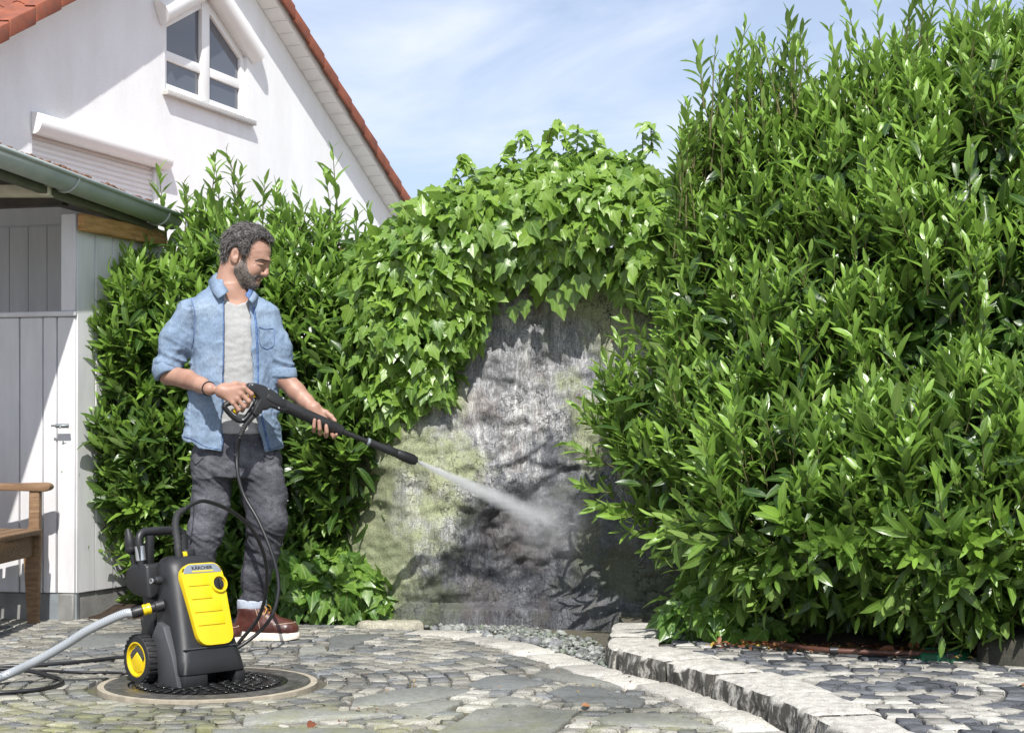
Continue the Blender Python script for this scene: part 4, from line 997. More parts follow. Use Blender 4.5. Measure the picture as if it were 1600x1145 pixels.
# ---------------- cherry laurel shrub behind the man
shrub = empty('laurel_shrub', (-1.15, 8.1, 0), 'glossy cherry laurel shrub behind the man, between shed and rock', 'shrub')
bs = Blobs([B(410, 520, 8.15, .58, .42, .42), B(280, 560, 8.05, .42, .36, .45), B(500, 580, 8.0, .42, .36, .46), B(240, 700, 7.95, .28, .3, .32), B(420, 720, 8.1, .6, .4, .6), B(555, 690, 7.75, .22, .28, .42), B(590, 560, 7.8, .16, .2, .3), B(400, 880, 8.05, .6, .35, .35), B(240, 780, 7.95, .22, .25, .18), B(350, 420, 8.2, .26, .3, .2), B(485, 430, 8.2, .26, .3, .2), B(215, 540, 8.0, .2, .25, .3)])
lv = laurel(); st = MB()
for p, n in bs.sample(1500, .95, jit=.09, gap=-.12):
    hi = min(1, max(0, (p.z - .5) / 1.0))
    d = n * .6 + UP * (.7 if p.z > .6 else .2) + rv(.22) + Vector((0, -.15, 0)); young = random.random() < (.2 + .7 * hi)
    shoot(lv, st, p - d.normalized() * .1, d, random.uniform(.16, .28), random.randint(7, 10), random.uniform(.09, .13) * (1 if young else 1.15), tip=(.92 if young else .3), root=(.3 if young else .06))
for sh, cnt, bk_, ot in ((.75, 700, .3, .65), (.55, 350, .5, .6), (.9, 500, 1, .6)):  # inner leaves kept dark in colour to paint shaded hollows
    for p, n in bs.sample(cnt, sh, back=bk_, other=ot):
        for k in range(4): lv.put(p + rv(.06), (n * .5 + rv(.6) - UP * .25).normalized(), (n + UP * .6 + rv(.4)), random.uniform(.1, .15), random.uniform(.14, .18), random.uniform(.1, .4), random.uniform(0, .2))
for px, py, Y, h in ((262, 330, 8.1, .3), (300, 330, 8.2, .3), (325, 310, 8.2, .34), (345, 320, 8.2, .3), (392, 300, 8.2, .4), (380, 330, 8.2, .35), (410, 330, 8.2, .3), (430, 340, 8.2, .3), (466, 350, 8.2, .3), (490, 350, 8.2, .3), (530, 330, 8.15, .4), (515, 340, 8.15, .35), (560, 380, 8.1, .3), (592, 370, 8.1, .3), (165, 460, 7.9, .3), (180, 430, 7.95, .3), (215, 440, 8.0, .28), (250, 420, 8.05, .3), (150, 560, 7.9, .2), (285, 350, 8.15, .3), (575, 420, 8.1, .25), (450, 330, 8.2, .28), (365, 320, 8.2, .3)):
    shoot(lv, st, P(px, py + 55, Y), UP + rv(.12), h * random.uniform(1.0, 1.45), random.randint(11, 15), random.uniform(.09, .12), tip=random.choice((.9, .9, .6)), root=.3, spread=(.6, 1.05), r0=.005)
for px, py, Y, dx, dz in ((165, 520, 7.85, -.8, .6), (170, 580, 7.85, -.9, .3), (175, 640, 7.8, -1, .2), (170, 720, 7.8, -1, .15), (165, 690, 7.8, -1, .5), (190, 770, 7.8, -.9, -.1), (200, 850, 7.85, -.8, .3), (215, 870, 7.85, -.8, .1), (180, 480, 7.9, -.7, .8), (160, 600, 7.85, -1, .6), (185, 800, 7.8, -.5, -.6), (590, 700, 7.75, .8, .4), (600, 750, 7.75, .8, .2), (580, 640, 7.75, .7, .6), (575, 800, 7.75, .7, 0), (600, 680, 7.75, .9, .3)):
    shoot(lv, st, P(px, py, Y), Vector((dx, -.3, dz)), random.uniform(.2, .26), 10, random.uniform(.09, .12), tip=.85, root=.3)
def man_mask(px, py): return (285 < px < 450 and 350 < py < 980) or (440 < px < 540 and 600 < py < 690) or (215 < px < 370 and py > 840)
for k in range(1100):                      # added filler leaves in dark tone, standing for shade behind the shrub
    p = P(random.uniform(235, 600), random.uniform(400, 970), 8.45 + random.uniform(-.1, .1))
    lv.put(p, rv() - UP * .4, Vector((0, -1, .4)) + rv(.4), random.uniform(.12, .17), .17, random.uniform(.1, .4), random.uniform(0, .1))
lv.build(shrub, hide=man_mask)
st.build('branches', M_bark, shrub, smooth=True, kind='stuff')
for k in range(8):
    x = -2.0 + 1.4 * k / 7; p = Vector((x, 8.2 + random.uniform(-.1, .15), 0)); m = MB()
    m.tube(spline([p, p + Vector((random.uniform(-.08, .08), 0, .5)), p + Vector((random.uniform(-.15, .15), 0, 1.0)), p + Vector((random.uniform(-.2, .2), 0, 1.55))], 4), [.02 - .0011 * i for i in range(13)], 7); m.build('trunk', M_bark, shrub, smooth=True)

# ---------------- ivy
def ivy_plant(name, base, label, blobs, n, tone=(.25, .9), LL=(.075, .125), sprigs=(), inner=.8, nparts=300, hide=None, extra=(), zmin=.0):
    e = empty(name, base, label, 'ivy'); bb_ = Blobs(blobs); l = ivyl(); s_ = MB()
    for p, nr in bb_.sample(n, 1.0, back=.35, jit=.08, other=.92):
        d = (Vector((0, 0, -.8)) + nr * .35 + rv(.45)); nn = nr * .9 + UP * .55 + Vector((0, -.2, 0)) + rv(.42)
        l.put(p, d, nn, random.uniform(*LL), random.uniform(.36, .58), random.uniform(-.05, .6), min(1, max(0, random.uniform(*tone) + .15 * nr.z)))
        if random.random() < .4: s_.tube([p, p - nr * .07 + UP * .03 + rv(.012), p - nr * .14 + rv(.02)], .0018, 3, cap=False)
    for p, nr in bb_.sample(int(n * inner), .86, back=.25, other=.75):
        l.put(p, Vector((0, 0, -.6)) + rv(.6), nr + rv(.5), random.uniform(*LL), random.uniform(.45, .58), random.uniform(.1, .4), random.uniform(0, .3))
    for (px, py, Y, L) in sprigs:          # arching top shoots
        b0 = P(px, py, Y); lean = Vector((random.uniform(-.25, .25), random.uniform(-.2, 0), 1)); pts = spline([b0, b0 + lean * L * .5, b0 + lean * L + Vector((random.uniform(-.05, .05), -.03, 0))], 4); s_.tube(pts, .003, 5, cap=False)
        for k in range(9):
            q = pts[min(len(pts) - 1, int(len(pts) * (k + 1) / 9))]; l.put(q, Vector((random.gauss(0, .7), random.gauss(-.2, .5), -.45 + .3 * random.random())), Vector((0, -.5, .8)) + rv(.3), random.uniform(.06, .09), random.uniform(.3, .45), random.uniform(.2, .5), random.uniform(.7, 1))
    for (px, py, Y, L, dx) in extra: l.put(P(px, py, Y), Vector((dx, -.1, -1)), Vector((0, -1, .25)), L, .5, .15, .45)
    l.build(e, hide=hide, nparts=nparts); s_.build('stems', M_bark, e, smooth=True, kind='stuff'); return e
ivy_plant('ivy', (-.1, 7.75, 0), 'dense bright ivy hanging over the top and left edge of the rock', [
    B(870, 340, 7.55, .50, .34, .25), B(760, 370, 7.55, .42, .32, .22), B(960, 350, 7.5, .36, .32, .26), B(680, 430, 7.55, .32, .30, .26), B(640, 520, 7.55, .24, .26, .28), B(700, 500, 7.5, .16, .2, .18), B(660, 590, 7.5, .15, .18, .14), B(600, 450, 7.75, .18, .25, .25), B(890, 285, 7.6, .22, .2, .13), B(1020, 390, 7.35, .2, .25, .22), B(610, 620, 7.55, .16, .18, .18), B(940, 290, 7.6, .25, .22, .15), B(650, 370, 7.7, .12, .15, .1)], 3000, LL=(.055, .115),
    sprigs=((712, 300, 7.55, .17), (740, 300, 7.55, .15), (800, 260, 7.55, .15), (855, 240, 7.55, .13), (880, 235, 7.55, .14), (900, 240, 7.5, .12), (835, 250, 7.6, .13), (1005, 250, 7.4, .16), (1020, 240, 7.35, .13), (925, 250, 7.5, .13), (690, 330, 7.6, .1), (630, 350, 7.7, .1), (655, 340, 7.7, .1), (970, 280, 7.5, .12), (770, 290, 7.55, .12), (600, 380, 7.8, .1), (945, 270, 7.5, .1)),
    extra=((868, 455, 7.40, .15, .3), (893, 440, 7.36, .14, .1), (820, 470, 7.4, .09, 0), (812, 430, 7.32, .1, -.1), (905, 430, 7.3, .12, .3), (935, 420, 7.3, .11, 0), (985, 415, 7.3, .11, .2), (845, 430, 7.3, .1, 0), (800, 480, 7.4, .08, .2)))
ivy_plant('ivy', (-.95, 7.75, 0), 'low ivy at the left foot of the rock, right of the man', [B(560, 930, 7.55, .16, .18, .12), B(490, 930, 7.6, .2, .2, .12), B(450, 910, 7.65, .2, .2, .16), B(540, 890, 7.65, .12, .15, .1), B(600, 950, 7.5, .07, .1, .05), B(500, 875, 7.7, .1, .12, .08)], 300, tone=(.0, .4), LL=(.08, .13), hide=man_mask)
ivy_plant('ivy', (.85, 6.3, .08), 'small dark ivy clump at the foot of the laurel hedge', [B(1080, 955, 6.35, .1, .14, .09), B(1130, 965, 6.25, .14, .14, .1), B(1190, 985, 6.2, .12, .12, .06), B(1140, 920, 6.35, .1, .1, .08)], 130, tone=(.0, .35), LL=(.08, .13))
# ================================================================== PRESSURE WASHER
bp = NB('black_plastic'); f1 = bp.noise(400, 2, .5)
bp.set(Base_Color=bp.ramp(bp.noise(6, 4), [(.3, (.012, .012, .013, 1)), (.7, (.020, .020, .022, 1))]), Roughness=bp.ramp(bp.noise(14, 4), [(.3, .4), (.7, .52)])); bp.bump(f1, .12, .001); M_blk = bp.m
M_grey = simple('dark_grey_plastic', (.055, .056, .06), .5, .08, 8, .1, 400)
M_yel = simple('yellow_plastic', (.70, .50, .010), .36, .04, 5)
M_rub = simple('black_rubber', (.018, .018, .019), .7, .2, 20, .15, 80)
M_hoseb = simple('black_hose', (.014, .014, .015), .38, .15, 20)
M_silver = simple('silver_label', '#8f969d', .35, .05, 9, metal=.3)
M_alu = simple('aluminium', '#c9ccd0', .3, .05, 9, metal=.8)
C0 = G(286, 1078); f_ = Vector((.7071, -.7071, 0)); r_ = Vector((.7071, .7071, 0)); b__ = -f_
def ML(u, v, w): return C0 + r_ * u + b__ * v + Vector((0, 0, w))
pw = empty('pressure_washer', ML(.13, .13, 0), 'black and yellow pressure washer standing on the manhole cover', 'pressure washer')
def rrect(u0, u1, v0, v1, rad, n=6):
    out = []
    for cx, cy, a0 in ((u1 - rad, v0 + rad, -90), (u1 - rad, v1 - rad, 0), (u0 + rad, v1 - rad, 90), (u0 + rad, v0 + rad, 180)):
        for k in range(n): a = R(a0 + 90 * k / (n - 1)); out.append((cx + rad * math.cos(a), cy + rad * math.sin(a)))
    return out
secs = [(.048, .0, .27, .0, .25, .03), (.052, -.002, .272, -.002, .252, .03), (.1, .004, .266, .010, .24, .035), (.13, .008, .262, .02, .232, .04), (.2, .014, .256, .045, .226, .045), (.3, .02, .25, .08, .232, .05), (.39, .026, .244, .111, .245, .055), (.425, .03, .24, .124, .25, .055), (.445, .042, .228, .138, .246, .05), (.455, .06, .21, .155, .232, .04)]
m = MB(); v = []
for w, u0, u1, v0, v1, rad in secs: v += [ML(a, b_, w) for a, b_ in rrect(u0, u1, v0, v1, rad)]
k = 24; m.add(v, [(i * k + j, i * k + (j + 1) % k, (i + 1) * k + (j + 1) % k, (i + 1) * k + j) for i in range(len(secs) - 1) for j in range(k)] + [tuple(reversed(range(k))), tuple(range((len(secs) - 1) * k, len(secs) * k))])
body = m.build('body', M_blk, pw, smooth=True, autosmooth=50)
for u0, u1, v0, v1 in ((.004, .105, .0, .24), (.225, .268, .004, .24), (.106, .224, .12, .24)):
    m = MB(); m.hexa([ML(a, b_, w) for w in (.001, .047) for a, b_ in ((u0, v0), (u1, v0), (u1, v1), (u0, v1))]); m.build('foot', M_blk, pw, bevel=.006)
# dark groove framing the front
def FV(w): return .02 + (w - .13) * .345
nf = (f_ + Vector((0, 0, .345))).normalized(); sf = (b__ * .345 + Vector((0, 0, 1))).normalized()
def FP(u, w, o=0.0): return ML(u, FV(w), w) + nf * o
def panel(poly, o0, o1, name, mat, parent, bev=.005, seg=3):
    m = MB(); m.add([FP(u, w, o0) for u, w in poly] + [FP(u, w, o1) for u, w in poly], [tuple(reversed(range(len(poly)))), tuple(range(len(poly), 2 * len(poly)))] + [(i, (i + 1) % len(poly), len(poly) + (i + 1) % len(poly), len(poly) + i) for i in range(len(poly))])
    return m.build(name, mat, parent, bevel=bev, seg=seg)
def rpoly(c4, rad, n=6):
    out = []; k = len(c4); rad = rad if hasattr(rad, '__len__') else [rad] * k
    for i in range(k):
        a, b_, c = Vector(c4[i - 1]), Vector(c4[i]), Vector(c4[(i + 1) % k]); d0 = (a - b_).normalized(); d1 = (c - b_).normalized(); p0 = b_ + d0 * rad[i]; p1 = b_ + d1 * rad[i]
        for q in range(n): t = q / (n - 1); p = p0 * (1 - t) ** 2 + b_ * 2 * t * (1 - t) + p1 * t * t; out.append((p.x, p.y))
    return out
pan = rpoly([(.077, .142), (.226, .142), (.232, .39), (.215, .428), (.072, .428), (.053, .39)], [.045, .045, .02, .03, .03, .02])
yp = panel(pan, -.012, .017, 'front_panel', M_yel, pw, .009, 4)
for w0, w1 in ((.346, .389), (.300, .343), (.254, .297), (.208, .251)):
    L0 = .069 + (.39 - w0) * .07
    m = MB(); ra = .2 if w0 < .3 else .166; m.hexa([FP(L0, w0, .01), FP(ra, w0, .01), FP(ra, w1, .01), FP(L0 - .003, w1, .01), FP(L0 + .002, w0 + .003, .0205), FP(ra - .002, w0 + .003, .0205), FP(ra, w1, .0172), FP(L0 - .002, w1, .0172)]); m.build('panel_rib', M_yel, yp, bevel=.0012, seg=2)
lab = panel(rpoly([(.063, .393), (.226, .393), (.212, .424), (.076, .424)], [.004, .004, .022, .022]), .014, .0185, 'label_plate', M_silver, yp, .0015, 1)
panel(rpoly([(.1, .397), (.19, .397), (.19, .402), (.1, .402)], .001, 2), .018, .0192, 'label_stripe', M_yel, yp, 0)
tc = bpy.data.curves.new('lettering', 'FONT'); tc.body = 'KÄRCHER'; tc.size = .0172; tc.extrude = .0004; tc.offset = .00042; tc.align_x = 'CENTER'; tc.space_character = 1.03
to = bpy.data.objects.new('t', tc); COL.objects.link(to); bpy.context.view_layer.update()
me = bpy.data.meshes.new_from_object(to.evaluated_get(bpy.context.evaluated_depsgraph_get())); bpy.data.objects.remove(to); me.name = 'lettering'
mt = Matrix((r_ * 1.12, sf, nf)).transposed().to_4x4(); mt.translation = FP(.144, .4055, .0188); me.transform(mt)
me.materials.clear(); me.materials.append(simple('ink', (.01, .01, .01), .5, 0)); link_mesh('lettering', me, None, lab)
kr = FP(.203, .351, .0); m = MB(); m.lathe([(.036, -.01), (.036, .02), (.033, .026), (.026, .026), (.0245, .012), (.024, .008)], kr, nf, 32); kn = m.build('knob_ring', M_yel, yp, smooth=True, autosmooth=40)
m = MB(); m.lathe([(.0225, -.005), (.0225, .018), (.02, .022), (.001, .022)], kr, nf, 28); kb = m.build('knob', M_blk, kn, smooth=True, autosmooth=40)
m = MB(); M3 = Matrix((r_, sf, nf)).transposed(); m.box(kr + nf * .028, (.009, .038, .016), M3); m.build('knob_grip', M_blk, kb, bevel=.003)
panel([(.02, .135), (.245, .135), (.245, .139), (.02, .139)], -.03, .006, 'front_groove', M_grey, pw, .001, 1)
# left skirt, faceted
m = MB(); sk_ = [(.014, .006), (.14, .004), (.155, .1), (.2, .17), (.16, .228), (.11, .215), (.052, .11)]
m.add([ML(-.012 if i not in (3, 4) else -.004, a, b_) for i, (a, b_) in enumerate(sk_)] + [ML(.03, a, b_) for a, b_ in sk_], [tuple(range(7)), tuple(reversed(range(7, 14)))] + [(i, (i + 1) % 7, 7 + (i + 1) % 7, 7 + i) for i in range(7)]); m.build('side_skirt', M_grey, pw, bevel=.004)
# rear store, handle, nozzle holder
m = MB(); m.add([ML(u, v, w) for u in (-.005, .25) for v, w in ((.215, .30), (.33, .315), (.375, .335), (.38, .40), (.33, .425), (.235, .43))], [tuple(range(6)), tuple(reversed(range(6, 12)))] + [(i, (i + 1) % 6, 6 + (i + 1) % 6, 6 + i) for i in range(6)]); m.build('rear_housing', M_blk, pw, bevel=.014, seg=3)
m = MB(); m.hexa([ML(u, v, w) for w in (.05, .31) for u, v in ((.02, .22), (.24, .22), (.24, .3), (.02, .3))]); m.build('rear_frame', M_blk, pw, bevel=.01)
h0 = [ML(.012, .285, .40), ML(.008, .292, .47), ML(.006, .298, .515), ML(.022, .302, .538), ML(.06, .303, .542), ML(.15, .303, .542), ML(.182, .302, .535), ML(.192, .298, .51), ML(.19, .285, .40)]
m = MB(); m.tube(spline(h0, 4), .015, 8, flat=1.25); m.build('carry_handle', M_blk, pw, smooth=True)
m = MB(); m.tube([ML(.0095, .2895, .44), ML(.007, .296, .492)], .0185, 12); m.build('handle_sleeve', M_alu, pw, smooth=True, autosmooth=40)
m = MB(); m.hexa([ML(u, v, w) for w in (.39, .53) for u, v in ((.03, .275), (.058, .275), (.058, .3), (.03, .3))]); m.build('handle_brace', M_blk, pw, bevel=.006)
m = MB(); m.box(ML(.16, .21, .462), (.05, .03, .026), M3); m.build('top_latch', M_blk, pw, bevel=.006)
m = MB(); m.box(ML(.135, .2, .46), (.02, .02, .018), M3); m.build('top_clip', M_yel, pw, bevel=.004)
# wheel
def wheel(c, ax):
    t = MB(); t.lathe([(.062, -.022), (.083, -.021), (.088, -.014), (.088, .014), (.083, .021), (.064, .022), (.062, .010)], c, ax, 36); t = t.build('wheel', M_rub, pw, smooth=True, autosmooth=40)
    m = MB(); m.lathe([(.0645, -.015), (.0645, .021), (.0585, .022), (.056, .011), (.03, .013), (.001, .014)], c, ax, 36); m.build('rim', M_yel, t, smooth=True, autosmooth=30)
    up = Vector((0, 0, 1)); sd = ax.cross(up).normalized()
    def q(a, z, o): return c + sd * a + up * z + ax * o
    for s in (-1, 1):
        m = MB(); pl = [(.0, .048), (s * .03, .03), (s * .046, .012), (s * .038, -.002), (s * .022, .014), (.0, .03)]
        m.add([q(a, z, .012) for a, z in pl] + [q(a, z, .0175) for a, z in pl], [tuple(reversed(range(6))), tuple(range(6, 12))] + [(i, (i + 1) % 6, 6 + (i + 1) % 6, 6 + i) for i in range(6)]); m.build('hub_chevron', M_grey, t)
    m = MB(); pl = [(-.034, -.002), (0, .027), (.034, -.002), (.03, -.042), (0, -.05), (-.03, -.042)]
    m.add([q(a, z, .012) for a, z in pl] + [q(a * .94, z * .94, .019 if i in (0, 1, 2) else .0145) for i, (a, z) in enumerate(pl)], [tuple(reversed(range(6))), tuple(range(6, 12))] + [(i, (i + 1) % 6, 6 + (i + 1) % 6, 6 + i) for i in range(6)]); m.build('hub_face', M_yel, t, bevel=.002)
    for k in range(26):
        a = 2 * math.pi * k / 26; d = sd * math.cos(a) + up * math.sin(a); tg = ax.cross(d)
        m = MB(); m.box(c + d * .0875, (.006, .010, .036), Matrix((d, tg, ax)).transposed()); m.build('tread_lug', M_rub, t)
wheel(ML(-.024, .235, .0895), -r_); wheel(ML(.29, .235, .0895), r_)
# left side fittings
m = MB(); c = ML(.012, .165, .375); m.lathe([(.016, 0), (.016, .02), (.014, .024), (.011, .024), (.011, .034), (.001, .034)], c, -r_, 20); m.build('outlet_socket', M_blk, pw, smooth=True, autosmooth=40)
m = MB(); m.lathe([(.010, .0), (.010, .012), (.008, .012), (.008, .004), (.001, .004)], c - r_ * .028, -r_, 18); m.build('outlet_cap', M_alu, pw, smooth=True, autosmooth=40)
cn = ML(.012, .16, .285); hx = (P(216, 955, 5.56) - cn).normalized()
m = MB(); m.lathe([(.021, -.01), (.021, .02), (.016, .024), (.016, .04), (.001, .04)], cn, hx, 20); m.build('inlet_socket', M_blk, pw, smooth=True, autosmooth=40)
# garden hose with coupling
gh = empty('garden_hose', cn + hx * .04, 'grey braided garden hose with yellow coupling, feeding the pressure washer', 'hose')
m = MB(); m.lathe([(.013, .036), (.0195, .038), (.0205, .046), (.018, .052), (.0205, .058), (.0195, .066), (.013, .068)], cn, hx, 20); m.build('coupling_ring', M_yel, gh, smooth=True, autosmooth=50)
m = MB(); m.lathe([(.013, .068), (.020, .07), (.021, .1), (.017, .108), (.001, .108)], cn, hx, 12); m.build('coupling_nut', M_blk, gh, smooth=True, autosmooth=30)
bh = NB('braided_hose'); tcg = bh.noise(300, 2); wv = bh.n('ShaderNodeTexWave'); wv.inputs['Scale'].default_value = 60; wv.inputs['Distortion'].default_value = 1; bh.l(bh.map((1, 1, 1), (0, .6, .6)), wv.inputs['Vector'])
bh.set(Base_Color=bh.ramp(wv.outputs['Fac'], [(.2, lin('#7f8488')), (.8, lin('#a7abae'))]), Roughness=.35); M_gh = bh.m
e0 = cn + hx * .1
m = MB(); m.tube(spline([e0, P(190, 960, 5.55), P(140, 983, 5.56), P(100, 1008, 5.58), P(55, 1033, 5.6), P(0, 1058, 5.6), G(-70, 1084, .02), G(-200, 1088, .02)], 8), .0165, 14); m.build('hose_tube', M_gh, gh, smooth=True)
# detergent tube below inlet, turbo nozzle in its holder
m = MB(); m.tube(spline([P(223, 965, 5.72), P(226, 985, 5.72), P(229, 1005, 5.72)], 5), [.009] * 5 + [.012] * 6, 10); m.build('suction_tube', M_rub, pw, smooth=True)
tn = empty('spray_nozzle', P(216, 910, 5.74), 'spare black dirt-blaster nozzle standing upright behind the washer', 'nozzle')
a, b_ = P(217, 925, 5.74), P(199.5, 826, 5.74); ax = (b_ - a).normalized(); LN = (b_ - a).length
m = MB(); m.lathe([(.009, 0), (.009, LN * .62), (.001, LN * .62)], a, ax, 14); m.build('shaft', M_blk, tn, smooth=True, autosmooth=40)
m = MB(); m.lathe([(.011, LN * .60), (.018, LN * .63), (.0225, LN * .66), (.0225, LN * .70), (.021, LN * .72), (.022, LN * .74), (.019, LN * .84), (.013, LN * .93), (.008, LN), (.001, LN)], a, ax, 20); m.build('nozzle_head', M_blk, tn, smooth=True, autosmooth=35)
# ================================================================== GUN AND LANCE
def Yg(px): return 6.60 + (px - 385) / 265 * .35
def GP(px, py, o=0.0): return P(px, py, Yg(px)) + GN * o
GN = Vector(); A_, B_, Cc = GP(385, 605), GP(650, 720), GP(385, 640)
GN = (B_ - A_).cross(Cc - A_).normalized(); GN = GN if GN.y < 0 else -GN      # towards the camera
def z6(x, y): return (330 + x / 7.62, 580 + y / 7.62)
gun = empty('spray_gun', GP(400, 640), 'long black spray gun with lance held by the man, shooting water at the rock', 'spray gun')
def gprism(poly, h, name, mat, bev=.006):
    m = MB(); pts = [GP(*z6(*p)) for p in poly]; m.prism(pts, GN * -h, GN * h); return m.build(name, mat, gun, bevel=bev, seg=3)
gb = gprism([(440, 136), (520, 142), (620, 172), (720, 226), (800, 288), (885, 352), (960, 470), (830, 480), (760, 445), (695, 430), (645, 468), (606, 452), (582, 512), (520, 545), (470, 500), (515, 400), (560, 330), (500, 270), (420, 215), (405, 190)], .024, 'gun_body', M_blk, .009)
gprism([(660, 270), (880, 385), (840, 440), (700, 370), (630, 330)], .0275, 'body_badge', M_blk, .004)
m = MB(); m.tube(spline([GP(*z6(*p)) for p in ((470, 195), (400, 240), (300, 310), (210, 375), (150, 410))], 5), [.016] * 8 + [.0145] * 8 + [.012] * 5, 12, flat=1.15); m.build('handle', M_blk, gun, smooth=True)
m = MB(); m.tube(spline([GP(*z6(*p)) for p in ((145, 405), (180, 460), (250, 535), (310, 578), (355, 588), (400, 565), (450, 500), (510, 410), (550, 340), (530, 300))], 5), .0105, 10, flat=1.5); m.build('trigger_guard', M_blk, gun, smooth=True)
m = MB(); m.tube(spline([GP(*z6(*p)) for p in ((475, 262), (505, 285), (515, 305), (440, 300), (350, 350), (290, 440), (275, 470), (292, 490))], 4), .006, 8, flat=1.6); m.build('trigger', M_yel, gun, smooth=True)
# hose tail from the gun
m = MB(); tl = spline([GP(*z6(*p)) for p in ((520, 510), (470, 560), (420, 620), (375, 700), (345, 775))], 7)
m.tube(tl, [.0125 + (.003 if i % 2 else -.002) - .0035 * i / len(tl) for i in range(len(tl))], 12); m.build('bend_protector', M_rub, gun, smooth=True)
# barrel sleeve, lance tube, nozzle
def along(px): return 672 + (px - 530) * .40
b0, b1 = GP(441, 632), GP(533, 673); ax = (b1 - b0).normalized(); LB = (b1 - b0).length
m = MB(); m.lathe([(.026, -.02), (.0265, .02), (.0265, LB * .86), (.0255, LB * .88), (.0235, LB), (.016, LB + .004), (.001, LB + .004)], b0, ax, 22); m.build('barrel', M_blk, gun, smooth=True, autosmooth=40)
for px, py in ((473, 641), (472, 648.5), (515.5, 659), (391.5, 601), (417, 607.5), (433, 637), (404, 648), (377, 655), (440, 622)):
    m = MB(); c = GP(px, py, .0255 if px > 445 else .0235); m.lathe([(.0042, -.004), (.0042, .0012), (.0032, .0014), (.001, .0006)], c, GN, 10); m.build('screw', M_galv if px < 445 else M_rub, gun)
n0, n1 = GP(533, 673), GP(575, 690); ax2 = (n1 - n0).normalized(); L2 = (n1 - n0).length
m = MB(); m.lathe([(.0135, -.01), (.0125, .02), (.011, .03), (.0105, L2), (.001, L2)], n0, ax2, 16); m.build('lance_tube', M_blk, gun, smooth=True, autosmooth=40)
t0, t1 = GP(572, 688.8), GP(650, 720); ax3 = (t1 - t0).normalized(); L3 = (t1 - t0).length
m = MB(); m.lathe([(.012, 0), (.0165, .004), (.0168, L3 * .3), (.0195, L3 * .42), (.0198, L3 * .6), (.0188, L3 * .61), (.0205, L3 * .625), (.0222, L3 * .72), (.022, L3 * .96), (.0195, L3), (.012, L3), (.011, L3 - .012), (.001, L3 - .012)], t0, ax3, 24); nz_ = m.build('nozzle', M_blk, gun, smooth=True, autosmooth=40)
m = MB(); m.lathe([(.0172, .004), (.0176, .006), (.0176, .014), (.0172, .016)], t0, ax3, 22); m.build('nozzle_ring', M_silver, nz_, smooth=True, autosmooth=40)
for k in range(14):
    a = 2 * math.pi * k / 14; o = ax3.orthogonal().normalized(); o = Quaternion(ax3, a) @ o; m = MB(); m.box(t0 + ax3 * L3 * .84 + o * .0222, (L3 * .2, .003, .003), Matrix((ax3, o, ax3.cross(o))).transposed()); m.build('grip_rib', M_blk, nz_)
# ================================================================== HIGH-PRESSURE HOSE AND CABLES
hp = empty('high_pressure_hose', P(360, 1012, 6.4), 'thin black high-pressure hose looping from the washer up to the spray gun', 'hose')
def zq(pts, o, s): return [(o[0] + x / s, o[1] + y / s) for x, y in pts]
m = MB(); seg = [P(281, 884, 5.66), P(279, 866, 5.66), P(277, 844, 5.68), P(274, 822, 5.72)]
q = spline(seg + [P(277, 805, 5.76), P(287, 796, 5.8)], 6)
m.tube(q, [(.0195 if i < 4 else .014 if i < 9 else .0128 - .003 * (i - 9) / 22) + (.0035 if i % 2 and i > 8 else 0) for i in range(len(q))], 12); m.build('bend_protector', M_rub, hp, smooth=True)
m = MB(); m.tube(spline([P(287, 796, 5.8), P(304, 786, 5.86), P(322, 783, 5.93), P(359, 797, 6.05), P(390, 822, 6.15), P(409, 856, 6.23), P(417, 891, 6.3), P(415, 929, 6.36), P(403, 966, 6.42), P(380, 995, 6.45), G(359, 1016, .008), G(320, 1022, .008), G(262, 1024, .008), G(194, 1026, .008), G(120, 1034, .008), G(52, 1039, .008), G(-30, 1043, .008), G(-90, 1060, .008), G(-40, 1081, .008), G(39, 1079, .008), G(79, 1073, .008), G(97, 1066, .008), G(87, 1058, .008), G(39, 1047, .02), G(-30, 1044, .026), G(-120, 1050, .008), G(-160, 1060, .008)], 7), .0078, 10); m.build('washer_run', M_hoseb, hp, smooth=True)
m = MB(); m.tube(spline([tl[-1], P(371, 706, 6.62), P(371, 736, 6.6), P(381, 773, 6.58), P(403, 812, 6.55), P(422, 856, 6.52), P(434, 899, 6.5), P(434, 932, 6.48), P(423, 965, 6.46), P(399, 992, 6.46), G(360, 1018, .008), G(330, 1026, .008)], 8), .0078, 10); m.build('gun_run', M_hoseb, hp, smooth=True)
pc = MB(); pc.tube(spline([ML(.1, .3, .08), G(215, 1050, .006), G(194, 1051, .006), G(160, 1050, .006), G(118, 1050, .006), G(60, 1047, .006), G(-20, 1050, .006), G(-120, 1052, .006)], 7), .0055, 8); pc.build('power_cable', M_hoseb, smooth=True, label='black power cable lying straight on the cobbles left of the washer', cat='cable')

